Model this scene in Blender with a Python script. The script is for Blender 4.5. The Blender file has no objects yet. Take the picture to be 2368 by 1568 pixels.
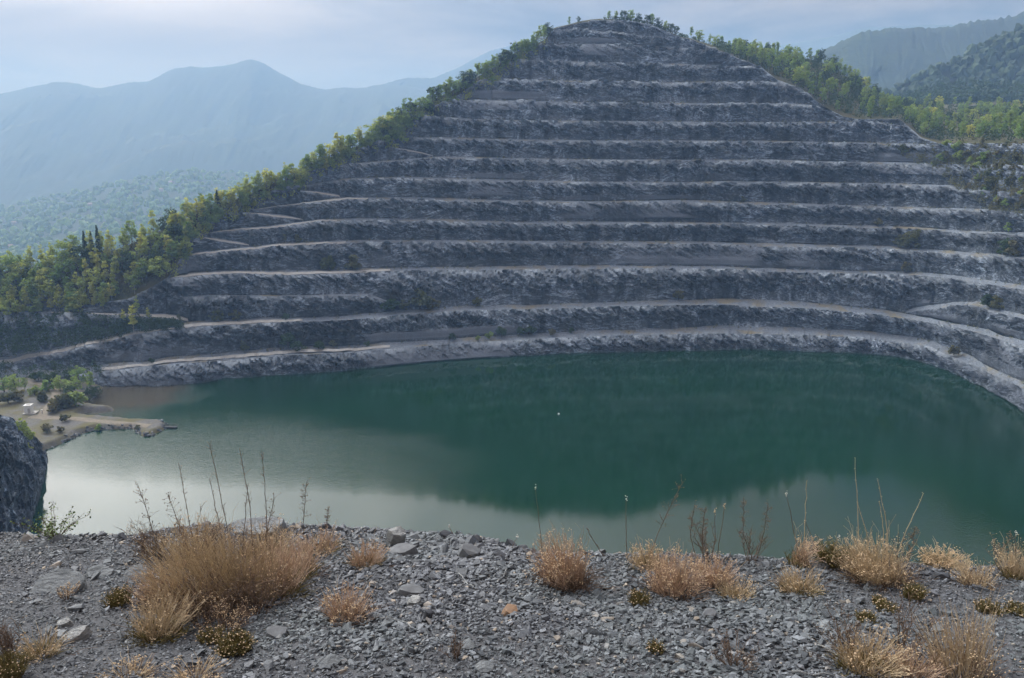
import bpy, bmesh, math, random
import numpy as np
R = math.radians
rng = np.random.default_rng(7)
random.seed(7)
scn = bpy.context.scene
col = scn.collection

# ------------------------------------------------------------------ camera
CAMZ, PITCH, FP = 110.0, R(14.0), 1823.0          # lake surface is z = 0; FP = focal length for a 2368 wide frame
cam_d = bpy.data.cameras.new('camera')
cam_d.sensor_width = 36.0
cam_d.lens = 36.0 * FP / 2368.0
cam_d.clip_start, cam_d.clip_end = 0.1, 40000
cam = bpy.data.objects.new('camera', cam_d)
cam.location = (0, 0, CAMZ)
cam.rotation_euler = (math.pi / 2 - PITCH, 0, 0)
col.objects.link(cam)
scn.camera = cam

# ------------------------------------------------------------------ light
SUN_AZ, SUN_EL = -42.0, 36.0                       # degrees, azimuth from +Y to the right
sd = np.array([math.sin(R(SUN_AZ)) * math.cos(R(SUN_EL)), math.cos(R(SUN_AZ)) * math.cos(R(SUN_EL)), math.sin(R(SUN_EL))])
sun_d = bpy.data.lights.new('sun', 'SUN')
sun_d.energy, sun_d.angle, sun_d.color = 1.6, R(8), (1.0, 0.975, 0.935)
sun = bpy.data.objects.new('sun', sun_d)
from mathutils import Vector
sun.rotation_euler = Vector((-sd[0], -sd[1], -sd[2])).to_track_quat('-Z', 'Y').to_euler()
col.objects.link(sun)

world = bpy.data.worlds.new('World')
scn.world = world
world.use_nodes = True
wt = world.node_tree
wt.nodes.clear()


class NT:
    """small node-tree writer"""
    def __init__(s, t): s.t = t
    def n(s, typ, ins=None, **kw):
        nd = s.t.nodes.new(typ)
        for k, v in kw.items(): setattr(nd, k, v)
        for k, v in (ins or {}).items():
            if isinstance(v, bpy.types.NodeSocket): s.t.links.new(v, nd.inputs[k])
            else: nd.inputs[k].default_value = v
        return nd
    def math(s, op, a, b=0.0, c=0.0, clamp=False):
        return s.n('ShaderNodeMath', {0: a, 1: b, 2: c}, operation=op, use_clamp=clamp).outputs[0]
    def mix(s, f, a, b, blend='MIX'):
        nd = s.n('ShaderNodeMix', data_type='RGBA', blend_type=blend)
        for k, v in ((0, f), (6, a), (7, b)):
            if isinstance(v, bpy.types.NodeSocket): s.t.links.new(v, nd.inputs[k])
            else: nd.inputs[k].default_value = (tuple(v) + (1,) if k else v) if k and len(v) == 3 else v
        return nd.outputs[2]
    def ramp(s, f, stops, interp='LINEAR'):
        nd = s.n('ShaderNodeValToRGB', {0: f})
        cr = nd.color_ramp; cr.interpolation = interp
        while len(cr.elements) < len(stops): cr.elements.new(0.5)
        for e, (p, c) in zip(cr.elements, stops):
            e.position = p; e.color = (c, c, c, 1) if isinstance(c, (int, float)) else tuple(c) + (1,)
        return nd.outputs[0]
    def noise(s, vec, scale, detail=4, rough=0.55, dist=0.0, out=0):
        return s.n('ShaderNodeTexNoise', {'Vector': vec, 'Scale': scale, 'Detail': detail, 'Roughness': rough, 'Distortion': dist}).outputs[out]
    def map(s, vec, scale=(1, 1, 1), rot=(0, 0, 0), loc=(0, 0, 0)):
        return s.n('ShaderNodeMapping', {'Vector': vec, 'Scale': scale, 'Rotation': rot, 'Location': loc}).outputs[0]


CLOUD_OFF = (2.3, 4.46, 1.35)
w = NT(wt)
tc = w.n('ShaderNodeTexCoord').outputs['Generated']
sky = w.n('ShaderNodeTexSky', sky_type='NISHITA', sun_disc=False, sun_elevation=R(SUN_EL), sun_rotation=R(SUN_AZ),
          altitude=600, air_density=1.0, dust_density=1.0, ozone_density=1.0).outputs[0]
dot = w.n('ShaderNodeVectorMath', {0: tc, 1: tuple(sd)}, operation='DOT_PRODUCT').outputs['Value']
dotp = w.math('MAXIMUM', dot, 0.0)
cv = w.map(tc, (1.0, 1.0, 3.2), (0, 0, 0.4))
n1 = w.noise(cv, 2.6, 7, 0.55, 0.25)
n2 = w.noise(w.map(tc, (1.0, 1.0, 4.5), (0, 0, 1.1), CLOUD_OFF), 2.4, 7, 0.55, 0.5)
cover = w.ramp(n1, [(0.30, 0.86), (0.62, 1.0)])
shade = w.ramp(n2, [(0.36, 0.0), (0.66, 1.0)])
# thin cloud lit from behind: brighter towards the veiled sun
g_wide = w.math('POWER', dotp, 3.0)
g_mid = w.math('POWER', dotp, 6.0)
zen = w.math('MAXIMUM', w.n('ShaderNodeSeparateXYZ', {0: tc}).outputs[2], 0.0)
low = w.n('ShaderNodeMapRange', {'Value': zen, 'From Min': 0.10, 'From Max': 0.33, 'To Min': 0.035, 'To Max': 1.0}, interpolation_type='SMOOTHSTEP').outputs[0]   # the glow fades into the thick air near the horizon
glow = w.math('ADD', w.math('MULTIPLY', g_wide, 2.1), w.math('MULTIPLY', w.math('MULTIPLY', g_mid, 128.0), low))
glow = w.math('MULTIPLY', glow, w.ramp(n1, [(0.30, 0.72), (0.66, 1.2)]))
zf = w.math('ADD', 1.0, w.math('MULTIPLY', zen, 6.6))          # overcast sky: brighter overhead than at the horizon
cl = w.mix(shade, (0.12, 0.17, 0.46), (3.9, 3.4, 3.1))
cl = w.n('ShaderNodeVectorMath', {0: cl, 'Scale': zf}, operation='SCALE').outputs[0]
gl = w.n('ShaderNodeVectorMath', {0: (0.86, 0.93, 1.03), 'Scale': glow}, operation='SCALE').outputs[0]
cloud = w.n('ShaderNodeVectorMath', {0: cl, 1: gl}, operation='ADD').outputs[0]
skyc = w.mix(cover, sky, cloud)
bg = w.n('ShaderNodeBackground', {'Color': skyc, 'Strength': 0.085})
wo = w.n('ShaderNodeOutputWorld', {'Surface': bg.outputs[0]})

scn.view_settings.view_transform = 'Standard'
scn.view_settings.look = 'None'
scn.view_settings.exposure = -0.38
scn.view_settings.gamma = 1.0
scn.cycles.use_denoising = True
scn.cycles.max_bounces = 6
scn.cycles.diffuse_bounces = 3
scn.cycles.glossy_bounces = 2
scn.cycles.transmission_bounces = 3
scn.cycles.volume_bounces = 1
scn.cycles.transparent_max_bounces = 6
scn.cycles.sample_clamp_indirect = 4.0


# ------------------------------------------------------------------ helpers
def T_of(v):                                        # downward slope of the sight line through image row v (0..1568)
    return np.tan(PITCH + np.arctan((np.asarray(v, float) - 784.0) / FP))


def x_of(u, v, Y):                                  # lateral position at depth Y
    yi = (784.0 - np.asarray(v, float)) / FP
    return (np.asarray(u, float) - 1184.0) / FP * Y / (math.cos(PITCH) + yi * math.sin(PITCH))


def on_z(u, v, z):                                  # point of the level z that lies behind image point u, v
    Y = (CAMZ - z) / T_of(v)
    return np.stack([x_of(u, v, Y), Y, np.full_like(Y, z) if np.ndim(Y) else z], -1)


def at_Y(u, v, Y):
    return np.stack([x_of(u, v, Y), np.asarray(Y, float) + 0 * np.asarray(u, float), CAMZ - T_of(v) * Y], -1)


def _hash(ix, iy, iz, seed):
    h = (ix.astype(np.int64) * 374761393 + iy.astype(np.int64) * 668265263 + iz.astype(np.int64) * 2147483647 + seed * 974634777) & 0xFFFFFFFF
    h = ((h ^ (h >> 13)) * 1274126177) & 0xFFFFFFFF
    h = ((h ^ (h >> 16)) * 2246822519) & 0xFFFFFFFF
    return ((h ^ (h >> 15)) & 0xFFFFFF) / float(0xFFFFFF)


def vnoise(p, seed=0):                              # value noise, -1..1
    i = np.floor(p); f = p - i
    f = f * f * (3 - 2 * f)
    i = i.astype(np.int64)
    r = 0
    for a in (0, 1):
        for b in (0, 1):
            for c in (0, 1):
                wgt = (f[..., 0] if a else 1 - f[..., 0]) * (f[..., 1] if b else 1 - f[..., 1]) * (f[..., 2] if c else 1 - f[..., 2])
                r = r + wgt * _hash(i[..., 0] + a, i[..., 1] + b, i[..., 2] + c, seed)
    return r * 2 - 1


def fbm(p, octv=4, seed=0, gain=0.5, ridged=False):
    s, a, t = 0, 1.0, 0
    p = np.asarray(p, float)
    for k in range(octv):
        v = vnoise(p * (2.03 ** k) + 17.3 * k, seed + k)
        if ridged: v = 1 - 2 * np.abs(v)
        s = s + a * v; t += a; a *= gain
    return s / t


def cells(p, seed=0):                               # cell noise: random value of the nearest cell, distance to it, gap to the next
    i = np.floor(p).astype(np.int64)
    best = np.full(p.shape[:-1], 9.0); sec = best.copy(); val = np.zeros(p.shape[:-1])
    for a in (-1, 0, 1):
        for b in (-1, 0, 1):
            for c in (-1, 0, 1):
                q = i + np.array([a, b, c])
                o = np.stack([_hash(q[..., 0], q[..., 1], q[..., 2], seed + k) for k in (1, 2, 3)], -1)
                d = np.linalg.norm(q + o - p, axis=-1)
                cv_ = _hash(q[..., 0], q[..., 1], q[..., 2], seed + 9)
                nb = d < best
                sec = np.where(nb, best, np.minimum(sec, d))
                val = np.where(nb, cv_, val)
                best = np.where(nb, d, best)
    return val, best, sec - best


def p3(*a): return np.stack(np.broadcast_arrays(*[np.asarray(k, float) for k in a]), -1)


def make_mesh(name, V, F, mat=None, smooth=False, attrs=None):
    """F: int array (n,3) or (n,4), or a list of such arrays"""
    me = bpy.data.meshes.new(name)
    V = np.asarray(V, np.float32).reshape(-1, 3)
    Fs = [np.asarray(f, np.int32) for f in (F if isinstance(F, list) else [F]) if len(f)]
    me.vertices.add(len(V)); me.vertices.foreach_set('co', V.ravel())
    li = np.concatenate([f.ravel() for f in Fs]); tot = np.concatenate([np.full(len(f), f.shape[1], np.int32) for f in Fs])
    me.loops.add(len(li)); me.loops.foreach_set('vertex_index', li)
    me.polygons.add(len(tot))
    me.polygons.foreach_set('loop_start', np.concatenate([[0], np.cumsum(tot)[:-1]]).astype(np.int32))
    me.polygons.foreach_set('use_smooth', np.full(len(tot), smooth))
    for k, a in (attrs or {}).items():
        at = me.attributes.new(k, 'FLOAT', 'POINT'); at.data.foreach_set('value', np.asarray(a, np.float32).ravel())
    me.update(calc_edges=True)
    if mat: me.materials.append(mat)
    return me


def link(name, data, parent=None, loc=None, rot=None, scale=None):
    o = bpy.data.objects.new(name, data)
    col.objects.link(o)
    if parent: o.parent = parent
    if loc is not None: o.location = loc
    if rot is not None: o.rotation_euler = rot
    if scale is not None: o.scale = scale if hasattr(scale, '__len__') else (scale,) * 3
    return o


def tag(o, label=None, cat=None, group=None, kind=None):
    for k, v in (('label', label), ('category', cat), ('group', group), ('kind', kind)):
        if v: o[k] = v
    return o


def grid_faces(nr, nc):
    a = np.arange(nr * nc).reshape(nr, nc)
    return np.stack([a[:-1, :-1], a[:-1, 1:], a[1:, 1:], a[1:, :-1]], -1).reshape(-1, 4)


class MB:
    """collects pieces of one mesh"""
    def __init__(s): s.V, s.F3, s.F4, s.n = [], [], [], 0
    def add(s, V, F):
        V = np.asarray(V, float).reshape(-1, 3); F = np.asarray(F, int)
        (s.F3 if F.shape[1] == 3 else s.F4).append(F + s.n); s.V.append(V); s.n += len(V)
        return s
    def box(s, c, d, rz=0.0, taper=1.0):
        q = np.array([[a, b, e] for e in (-.5, .5) for a, b in ((-.5, -.5), (.5, -.5), (.5, .5), (-.5, .5))]) * np.array(d)
        q[4:, :2] *= taper
        cs, sn = math.cos(rz), math.sin(rz)
        q = np.stack([q[:, 0] * cs - q[:, 1] * sn, q[:, 0] * sn + q[:, 1] * cs, q[:, 2]], -1) + np.array(c)
        return s.add(q, [[3, 2, 1, 0], [4, 5, 6, 7], [0, 1, 5, 4], [1, 2, 6, 5], [2, 3, 7, 6], [3, 0, 4, 7]])
    def tubes(s, P, r, sides=3):
        P = np.asarray(P, float); n, m, _ = P.shape
        r = np.broadcast_to(np.asarray(r, float), (n, m))
        t = np.gradient(P, axis=1); t /= np.linalg.norm(t, axis=-1, keepdims=True) + 1e-9
        ref = np.where(np.abs(t[..., 2:3]) > 0.9, np.array([1., 0, 0]), np.array([0, 0, 1.]))
        a = np.cross(t, ref); a /= np.linalg.norm(a, axis=-1, keepdims=True) + 1e-9
        b = np.cross(t, a)
        an = np.arange(sides) * 2 * math.pi / sides
        V = P[:, :, None] + r[:, :, None, None] * (np.cos(an)[:, None] * a[:, :, None] + np.sin(an)[:, None] * b[:, :, None])
        idx = np.arange(n * m * sides).reshape(n, m, sides)
        nx = np.roll(idx, -1, axis=2)
        F = np.stack([idx[:, :-1], nx[:, :-1], nx[:, 1:], idx[:, 1:]], -1).reshape(-1, 4)
        return s.add(V, F)
    def quads(s, C, n1_, n2_):                      # centre, two half-axes
        C = np.asarray(C); k = len(C)
        V = np.stack([C - n1_ - n2_, C + n1_ - n2_, C + n1_ + n2_, C - n1_ + n2_], 1)
        return s.add(V, np.arange(4 * k).reshape(k, 4))
    def octas(s, C, r):
        C = np.asarray(C); k = len(C); r = np.broadcast_to(np.asarray(r, float), (k,))
        d = np.array([[1, 0, 0], [-1, 0, 0], [0, 1, 0], [0, -1, 0], [0, 0, .8], [0, 0, -.8]])
        V = C[:, None] + d[None] * r[:, None, None]
        f = np.array([[0, 2, 4], [2, 1, 4], [1, 3, 4], [3, 0, 4], [2, 0, 5], [1, 2, 5], [3, 1, 5], [0, 3, 5]])
        return s.add(V, (f[None] + 6 * np.arange(k)[:, None, None]).reshape(-1, 3))
    def mesh(s, name, mat, smooth=False):
        Fs = [np.concatenate(f) for f in (s.F3, s.F4) if f]
        return make_mesh(name, np.concatenate(s.V), Fs, mat, smooth)


# ------------------------------------------------------------------ materials
def new_mat(name):
    m = bpy.data.materials.new(name); m.use_nodes = True
    t = m.node_tree; t.nodes.clear()
    return m, NT(t)


def finish(m, k, color, rough=0.9, normal=None, spec=0.3, extra=None):
    ins = {'Base Color': color if isinstance(color, bpy.types.NodeSocket) else tuple(color) + (1,), 'Roughness': rough, 'Specular IOR Level': spec}
    if normal is not None: ins['Normal'] = normal
    b = k.n('ShaderNodeBsdfPrincipled', ins).outputs[0]
    if extra is not None: b = extra(b)
    k.n('ShaderNodeOutputMaterial', {'Surface': b})
    return m


def bump(k, h, strength, dist):
    return k.n('ShaderNodeBump', {'Height': h, 'Strength': strength, 'Distance': dist}).outputs[0]


def rock_material(name, scale=1.0, dip=R(30), lo=(0.022, 0.034, 0.056), hi=(0.38, 0.45, 0.54), moss=0.35):
    m, k = new_mat(name)
    pos = k.n('ShaderNodeNewGeometry').outputs['Position']
    wv = k.n('ShaderNodeVectorMath', {0: k.noise(pos, 0.022 * scale, 3, 0.5, out=1), 1: (0.5, 0.5, 0.5)}, operation='SUBTRACT').outputs[0]
    wp = k.n('ShaderNodeVectorMath', {0: wv, 'Scale': 26.0 / scale}, operation='SCALE').outputs[0]
    wpos = k.n('ShaderNodeVectorMath', {0: pos, 1: wp}, operation='ADD').outputs[0]          # bedding that bends
    st = k.map(wpos, (0.10 * scale, 0.14 * scale, 0.62 * scale), (0, dip, 0))
    st2 = k.map(wpos, (0.34 * scale, 0.2 * scale, 0.16 * scale), (0, -R(18), 0))             # blocky, jointed beds
    zone = k.ramp(k.noise(pos, 0.03 * scale, 4, 0.6, 0.6), [(0.47, 0.0), (0.56, 1.0)])
    a = k.math('ADD', k.math('MULTIPLY', k.noise(st, 1.0, 6, 0.62, 0.7), k.math('SUBTRACT', 1.0, zone)), k.math('MULTIPLY', k.noise(st2, 1.0, 6, 0.68, 0.5), zone))
    b = k.noise(pos, 0.055 * scale, 4, 0.55)
    c = k.noise(k.map(pos, (0.6 * scale, 0.6 * scale, 1.6 * scale), (0, dip, 0)), 1.0, 5, 0.65, 0.4)
    f = k.math('ADD', k.math('MULTIPLY', a, 0.55), k.math('MULTIPLY', c, 0.45))
    cc = k.ramp(f, [(0.36, lo), (0.5, tuple(0.5 * (np.array(lo) + np.array(hi)) * 0.42)), (0.64, hi)])
    cc = k.mix(k.ramp(b, [(0.42, 0.0), (0.7, 0.55)]), cc, (0.075, 0.084, 0.092))
    zz = k.noise(k.map(pos, (0.012 * scale, 0.012 * scale, 0.03 * scale)), 1.0, 4, 0.6, 0.6)
    cc = k.mix(1.0, cc, k.ramp(zz, [(0.34, 0.5), (0.5, 1.0), (0.66, 1.6)]), 'MULTIPLY')
    recess_shade = k.noise(k.map(pos, (0.10 * scale, 0.10 * scale, 0.018 * scale)), 1.0, 5, 0.6, 0.5)    # upright dark patches: shade between buttresses painted into the rock colour
    cc = k.mix(1.0, cc, k.ramp(recess_shade, [(0.36, 0.32), (0.5, 1.0), (0.66, 1.25)]), 'MULTIPLY')
    ru = k.noise(pos, 0.09 * scale, 6, 0.75, 0.8)
    cc = k.mix(k.ramp(ru, [(0.62, 0.0), (0.76, 0.35)]), cc, (0.20, 0.155, 0.11))
    # lichen and dry weeds in patches
    g = k.noise(pos, 0.11 * scale, 6, 0.7, 0.5)
    cc = k.mix(k.math('MULTIPLY', k.ramp(g, [(0.56, 0.0), (0.72, 1.0)]), moss), cc, (0.10, 0.105, 0.055))
    at = k.n('ShaderNodeAttribute', attribute_name='talus').outputs['Fac']
    tal = k.mix(k.noise(pos, 1.3 * scale, 5, 0.7), (0.09, 0.108, 0.136), (0.19, 0.21, 0.245))
    cc = k.mix(at, cc, tal)
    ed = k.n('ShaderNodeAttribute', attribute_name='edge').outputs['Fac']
    cc = k.mix(ed, cc, k.mix(k.noise(pos, 0.9 * scale, 5, 0.75), (0.16, 0.19, 0.225), (0.54, 0.60, 0.66)))  # crest band: pale debris, plus the brighter light up there painted in
    h = k.math('ADD', k.math('MULTIPLY', a, 0.6), k.math('MULTIPLY', k.noise(pos, 1.8 * scale, 4, 0.7), 0.4))
    return finish(m, k, cc, 0.85, bump(k, h, 0.9, 1.3 / scale), 0.25)


def bench_material():
    m, k = new_mat('bench_gravel')
    pos = k.n('ShaderNodeNewGeometry').outputs['Position']
    a = k.noise(pos, 0.9, 6, 0.7)
    cc = k.mix(k.ramp(a, [(0.3, 0.0), (0.7, 1.0)]), (0.10, 0.12, 0.15), (0.27, 0.305, 0.345))
    g = k.noise(pos, 0.07, 5, 0.65, 0.4)
    cc = k.mix(k.ramp(g, [(0.50, 0.0), (0.66, 0.75)]), cc, (0.24, 0.20, 0.11))
    return finish(m, k, cc, 0.95, bump(k, a, 0.6, 0.4), 0.15)


def soil_material(name, c1, c2, c3, s=1.0):
    m, k = new_mat(name)
    pos = k.n('ShaderNodeNewGeometry').outputs['Position']
    a = k.noise(pos, 0.6 * s, 6, 0.68)
    b = k.noise(pos, 0.06 * s, 5, 0.6, 0.5)
    cc = k.mix(k.ramp(a, [(0.3, 0.0), (0.7, 1.0)]), c1, c2)
    cc = k.mix(k.ramp(b, [(0.42, 0.0), (0.62, 1.0)]), cc, c3)
    return finish(m, k, cc, 0.95, bump(k, a, 0.7, 0.5 / s), 0.15)


def leaf_material(name, cols, trans=0.35):
    m, k = new_mat(name)
    isl = k.n('ShaderNodeNewGeometry').outputs['Random Per Island']
    ob = k.n('ShaderNodeObjectInfo').outputs['Random']
    n = len(cols)
    base = k.ramp(ob, [((i + 0.0) / max(1, n - 1), c) for i, c in enumerate(cols)])
    cc = k.mix(1.0, base, k.ramp(isl, [(0.0, 0.8), (1.0, 1.5)]), 'MULTIPLY')

    def ex(b):
        t = k.n('ShaderNodeBsdfTranslucent', {'Color': k.mix(1.0, cc, (1.25, 1.3, 0.7), 'MULTIPLY')}).outputs[0]
        return k.n('ShaderNodeMixShader', {0: trans, 1: b, 2: t}).outputs[0]
    return finish(m, k, cc, 0.6, None, 0.2, ex)


def plain_material(name, c1, c2=None, rough=0.8, scale=5.0, spec=0.2, island=False):
    m, k = new_mat(name)
    if island: f = k.n('ShaderNodeNewGeometry').outputs['Random Per Island']
    else: f = k.noise(k.n('ShaderNodeNewGeometry').outputs['Position'], scale, 5, 0.65)
    cc = k.mix(f if island else k.ramp(f, [(0.3, 0.0), (0.7, 1.0)]), c1, c2 or tuple(0.7 * x for x in c1))
    return finish(m, k, cc, rough, None, spec)


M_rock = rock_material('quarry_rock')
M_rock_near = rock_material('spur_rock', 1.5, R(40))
M_bench = bench_material()
M_soil = soil_material('wooded_ground', (0.04, 0.05, 0.025), (0.10, 0.10, 0.05), (0.11, 0.10, 0.055))
M_shore = soil_material('shore_ground', (0.10, 0.10, 0.098), (0.19, 0.185, 0.175), (0.13, 0.12, 0.06), 2.0)
M_track = plain_material('track_gravel', (0.46, 0.45, 0.42), (0.30, 0.29, 0.275), 0.95, 0.7)

M_dirt = plain_material('track_dirt', (0.27, 0.235, 0.18), (0.17, 0.15, 0.12), 0.95, 0.9)
# ------------------------------------------------------------------ the quarry hill
NU = 1500
U = np.linspace(-150, 2560, NU)


def li(pts, u=U, ext=True):
    a = np.array(pts, float)
    r = np.interp(u, a[:, 0], a[:, 1])
    if ext:
        s = (a[-1, 1] - a[-3, 1]) / (a[-1, 0] - a[-3, 0])
        r = np.where(u > a[-1, 0], a[-1, 1] + s * 0.8 * (u - a[-1, 0]), r)
    return r


SHORE = [(-150, 885), (160, 886), (230, 893), (400, 890), (560, 872), (760, 858), (900, 845), (1000, 835), (1250, 818), (1500, 812), (1700, 809), (1900, 812),
         (2050, 820), (2120, 831), (2180, 850), (2240, 878), (2300, 908), (2368, 952)]
BOUND = [(-150, 706), (200, 706), (300, 690), (350, 664), (387, 641), (431, 590), (446, 542), (490, 512), (531, 485), (600, 462), (660, 436), (694, 430), (720, 405), (745, 382), (800, 365), (880, 338),
         (930, 318), (950, 292), (970, 268), (1010, 248), (1044, 230), (1100, 207), (1136, 180), (1170, 155), (1199, 136), (1235, 116), (1258, 103), (1270, 82), (1277, 69), (1290, 64), (1320, 57),
         (1357, 50), (1394, 47), (1431, 46), (1468, 50), (1505, 58), (1540, 72), (1561, 83), (1600, 93), (1632, 104), (1700, 132), (1761, 156), (1797, 184), (1850, 203), (1900, 243), (1950, 270),
         (1982, 275), (2080, 275), (2110, 300), (2130, 318), (2170, 331), (2368, 331)]
SKY = [(-150, 655), (0, 628), (150, 606), (240, 592), (300, 566), (380, 530), (470, 486), (560, 456), (640, 424), (700, 402), (740, 374), (830, 336), (880, 305), (930, 268), (1000, 232), (1060, 203), (1130, 163),
       (1200, 120), (1260, 92), (1277, 66), (1290, 61), (1320, 54), (1357, 47), (1394, 44), (1431, 43), (1468, 47), (1505, 55), (1540, 69), (1561, 80), (1600, 92), (1650, 106), (1700, 120), (1760, 128),
       (1850, 131), (1920, 148), (1980, 190), (2030, 226), (2060, 246), (2200, 246), (2368, 250)]
# bench edges as seen: name, points, bench width, face rows
LV = [
    ('first', [(-150, 876), (60, 876), (225, 862), (417, 841), (553, 832), (664, 822), (767, 818), (830, 815), (867, 810), (1000, 799), (1099, 791), (1247, 784), (1320, 780), (1431, 776), (1561, 773), (1687, 771),
               (1834, 774), (1945, 778), (2019, 783), (2093, 793), (2159, 804), (2203, 826), (2258, 848), (2314, 874), (2368, 898)], 9.0, 12),
    ('second', [(-150, 872), (20, 850), (81, 830), (229, 795), (313, 775), (442, 758), (535, 752), (627, 747), (720, 744), (809, 740), (893, 732), (1025, 721), (1136, 717), (1283, 714), (1431, 709), (1561, 706),
                (1650, 706), (1798, 710), (1908, 717), (2019, 727), (2093, 738), (2203, 756), (2277, 774), (2368, 804)], 8.5, 14),
    ('hairpin', [(-150, 722), (160, 724), (295, 731), (400, 743), (445, 751)], 6.5, 10),
    ('spur_ledge', [(424, 690), (480, 686), (694, 686), (852, 684), (900, 700)], 3.0, 9),
    ('right_ledge', [(2085, 731), (2203, 709), (2258, 706), (2295, 721), (2368, 738)], 6.0, 8),
    ('third', [(387, 644), (480, 638), (553, 634), (682, 637), (809, 633), (893, 628), (1025, 625), (1173, 624), (1320, 622), (1561, 622), (1687, 623), (1834, 630), (1982, 634), (2129, 638), (2203, 645),
               (2277, 657), (2368, 671)], 6.5, 16),
    ('fourth', [(431, 594), (479, 588), (590, 577), (645, 570), (750, 565), (841, 561), (989, 560), (1173, 562), (1357, 564), (1561, 564), (1724, 568), (1908, 573), (2056, 577), (2166, 585), (2277, 594), (2368, 600)], 5.5, 14),
    ('ramp_a', [(446, 548), (510, 560), (588, 573)], 6.0, 6),
    ('fifth', [(446, 546), (535, 536), (664, 524), (737, 513), (841, 511), (989, 512), (1173, 518), (1357, 518), (1561, 519), (1761, 520), (1945, 525), (2093, 529), (2240, 540), (2368, 545)], 5.5, 14),
    ('ramp_b', [(531, 489), (610, 499), (700, 511)], 6.0, 6),
    ('sixth', [(533, 489), (590, 486), (694, 474), (804, 462), (952, 462), (1136, 468), (1357, 469), (1561, 467), (1687, 471), (1834, 475), (2019, 480), (2166, 485), (2314, 490), (2368, 496)], 5.5, 14),
    ('ramp_c', [(694, 441), (750, 452), (806, 460)], 6.0, 6),
    ('seventh', [(694, 432), (804, 417), (933, 413), (1062, 418), (1247, 422), (1561, 425), (1687, 423), (1871, 425), (2056, 428), (2203, 433), (2258, 440), (2368, 446)], 5.5, 14),
    ('eighth', [(745, 385), (850, 378), (950, 371), (1011, 365), (1173, 369), (1357, 372), (1561, 373), (1761, 372), (1908, 376), (2129, 380), (2368, 385)], 5.5, 14),
    ('ramp_d', [(900, 340), (955, 352), (1010, 363)], 6.0, 6),
    ('ninth', [(930, 321), (1025, 321), (1136, 324), (1357, 328), (1561, 328), (1761, 329), (1945, 332), (2129, 335), (2368, 335)], 5.5, 14),
    ('tenth', [(970, 270), (1025, 272), (1099, 278), (1247, 281), (1561, 284), (1761, 285), (1945, 284), (1985, 279), (2050, 286), (2092, 292)], 5.5, 14),
    ('eleventh', [(1044, 232), (1173, 234), (1320, 238), (1561, 240), (1650, 241), (1834, 241), (1895, 246)], 5.5, 14),
    ('twelfth', [(1136, 182), (1247, 187), (1357, 189), (1561, 192), (1613, 190), (1798, 190)], 5.5, 14),
    ('thirteenth', [(1199, 138), (1283, 142), (1394, 146), (1468, 147), (1561, 149), (1613, 151), (1761, 159)], 5.0, 13),
    ('fourteenth', [(1258, 105), (1320, 103), (1431, 103), (1505, 108), (1561, 110), (1632, 116)], 4.5, 12),
    ('fifteenth', [(1277, 71), (1339, 66), (1394, 74), (1505, 85), (1561, 89)], 4.0, 9),
]
# the rim of the quarry climbs in steps, one at the end of every bench
def stepped(pts, lo, hi, side):
    keep = [p for p in pts if not (lo < p[0] < hi)]
    ends = sorted([(q[0] if side < 0 else q[-1]) for nm, q, *_ in LV if not nm.startswith(('ramp', 'spur', 'right', 'hair')) and lo <= (q[0] if side < 0 else q[-1])[0] <= hi])
    new = []
    for (u0, v0), (u1, v1) in zip(ends[:-1], ends[1:]):
        f = 0.72 if side < 0 else 0.28
        new += [(u0 + (1 if side < 0 else -1) * 0.5, v0 - 2), (u0 + (u1 - u0) * f, (v1 + 2) if side < 0 else (v0 - 2))]
    new.append((ends[-1][0], ends[-1][1] - 2))
    return sorted(keep + new)


BOUND = stepped(BOUND, 386, 1259, -1)
S0 = 1.02
V0 = li(SHORE); Y0 = CAMZ / T_of(V0)
kx = np.ones(61); kx /= kx.sum()
Y0 = np.convolve(np.pad(Y0, 30, mode='edge'), kx, 'valid')
VB, VS = li(BOUND, ext=False), li(SKY, ext=False)
VS = np.minimum(VS, VB - 1.0)


def wall_pt(v, off=0.0):
    T = T_of(v); z = (CAMZ - T * (Y0 + off)) / (1 + S0 * T)
    return Y0 + off + S0 * z, z


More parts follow.
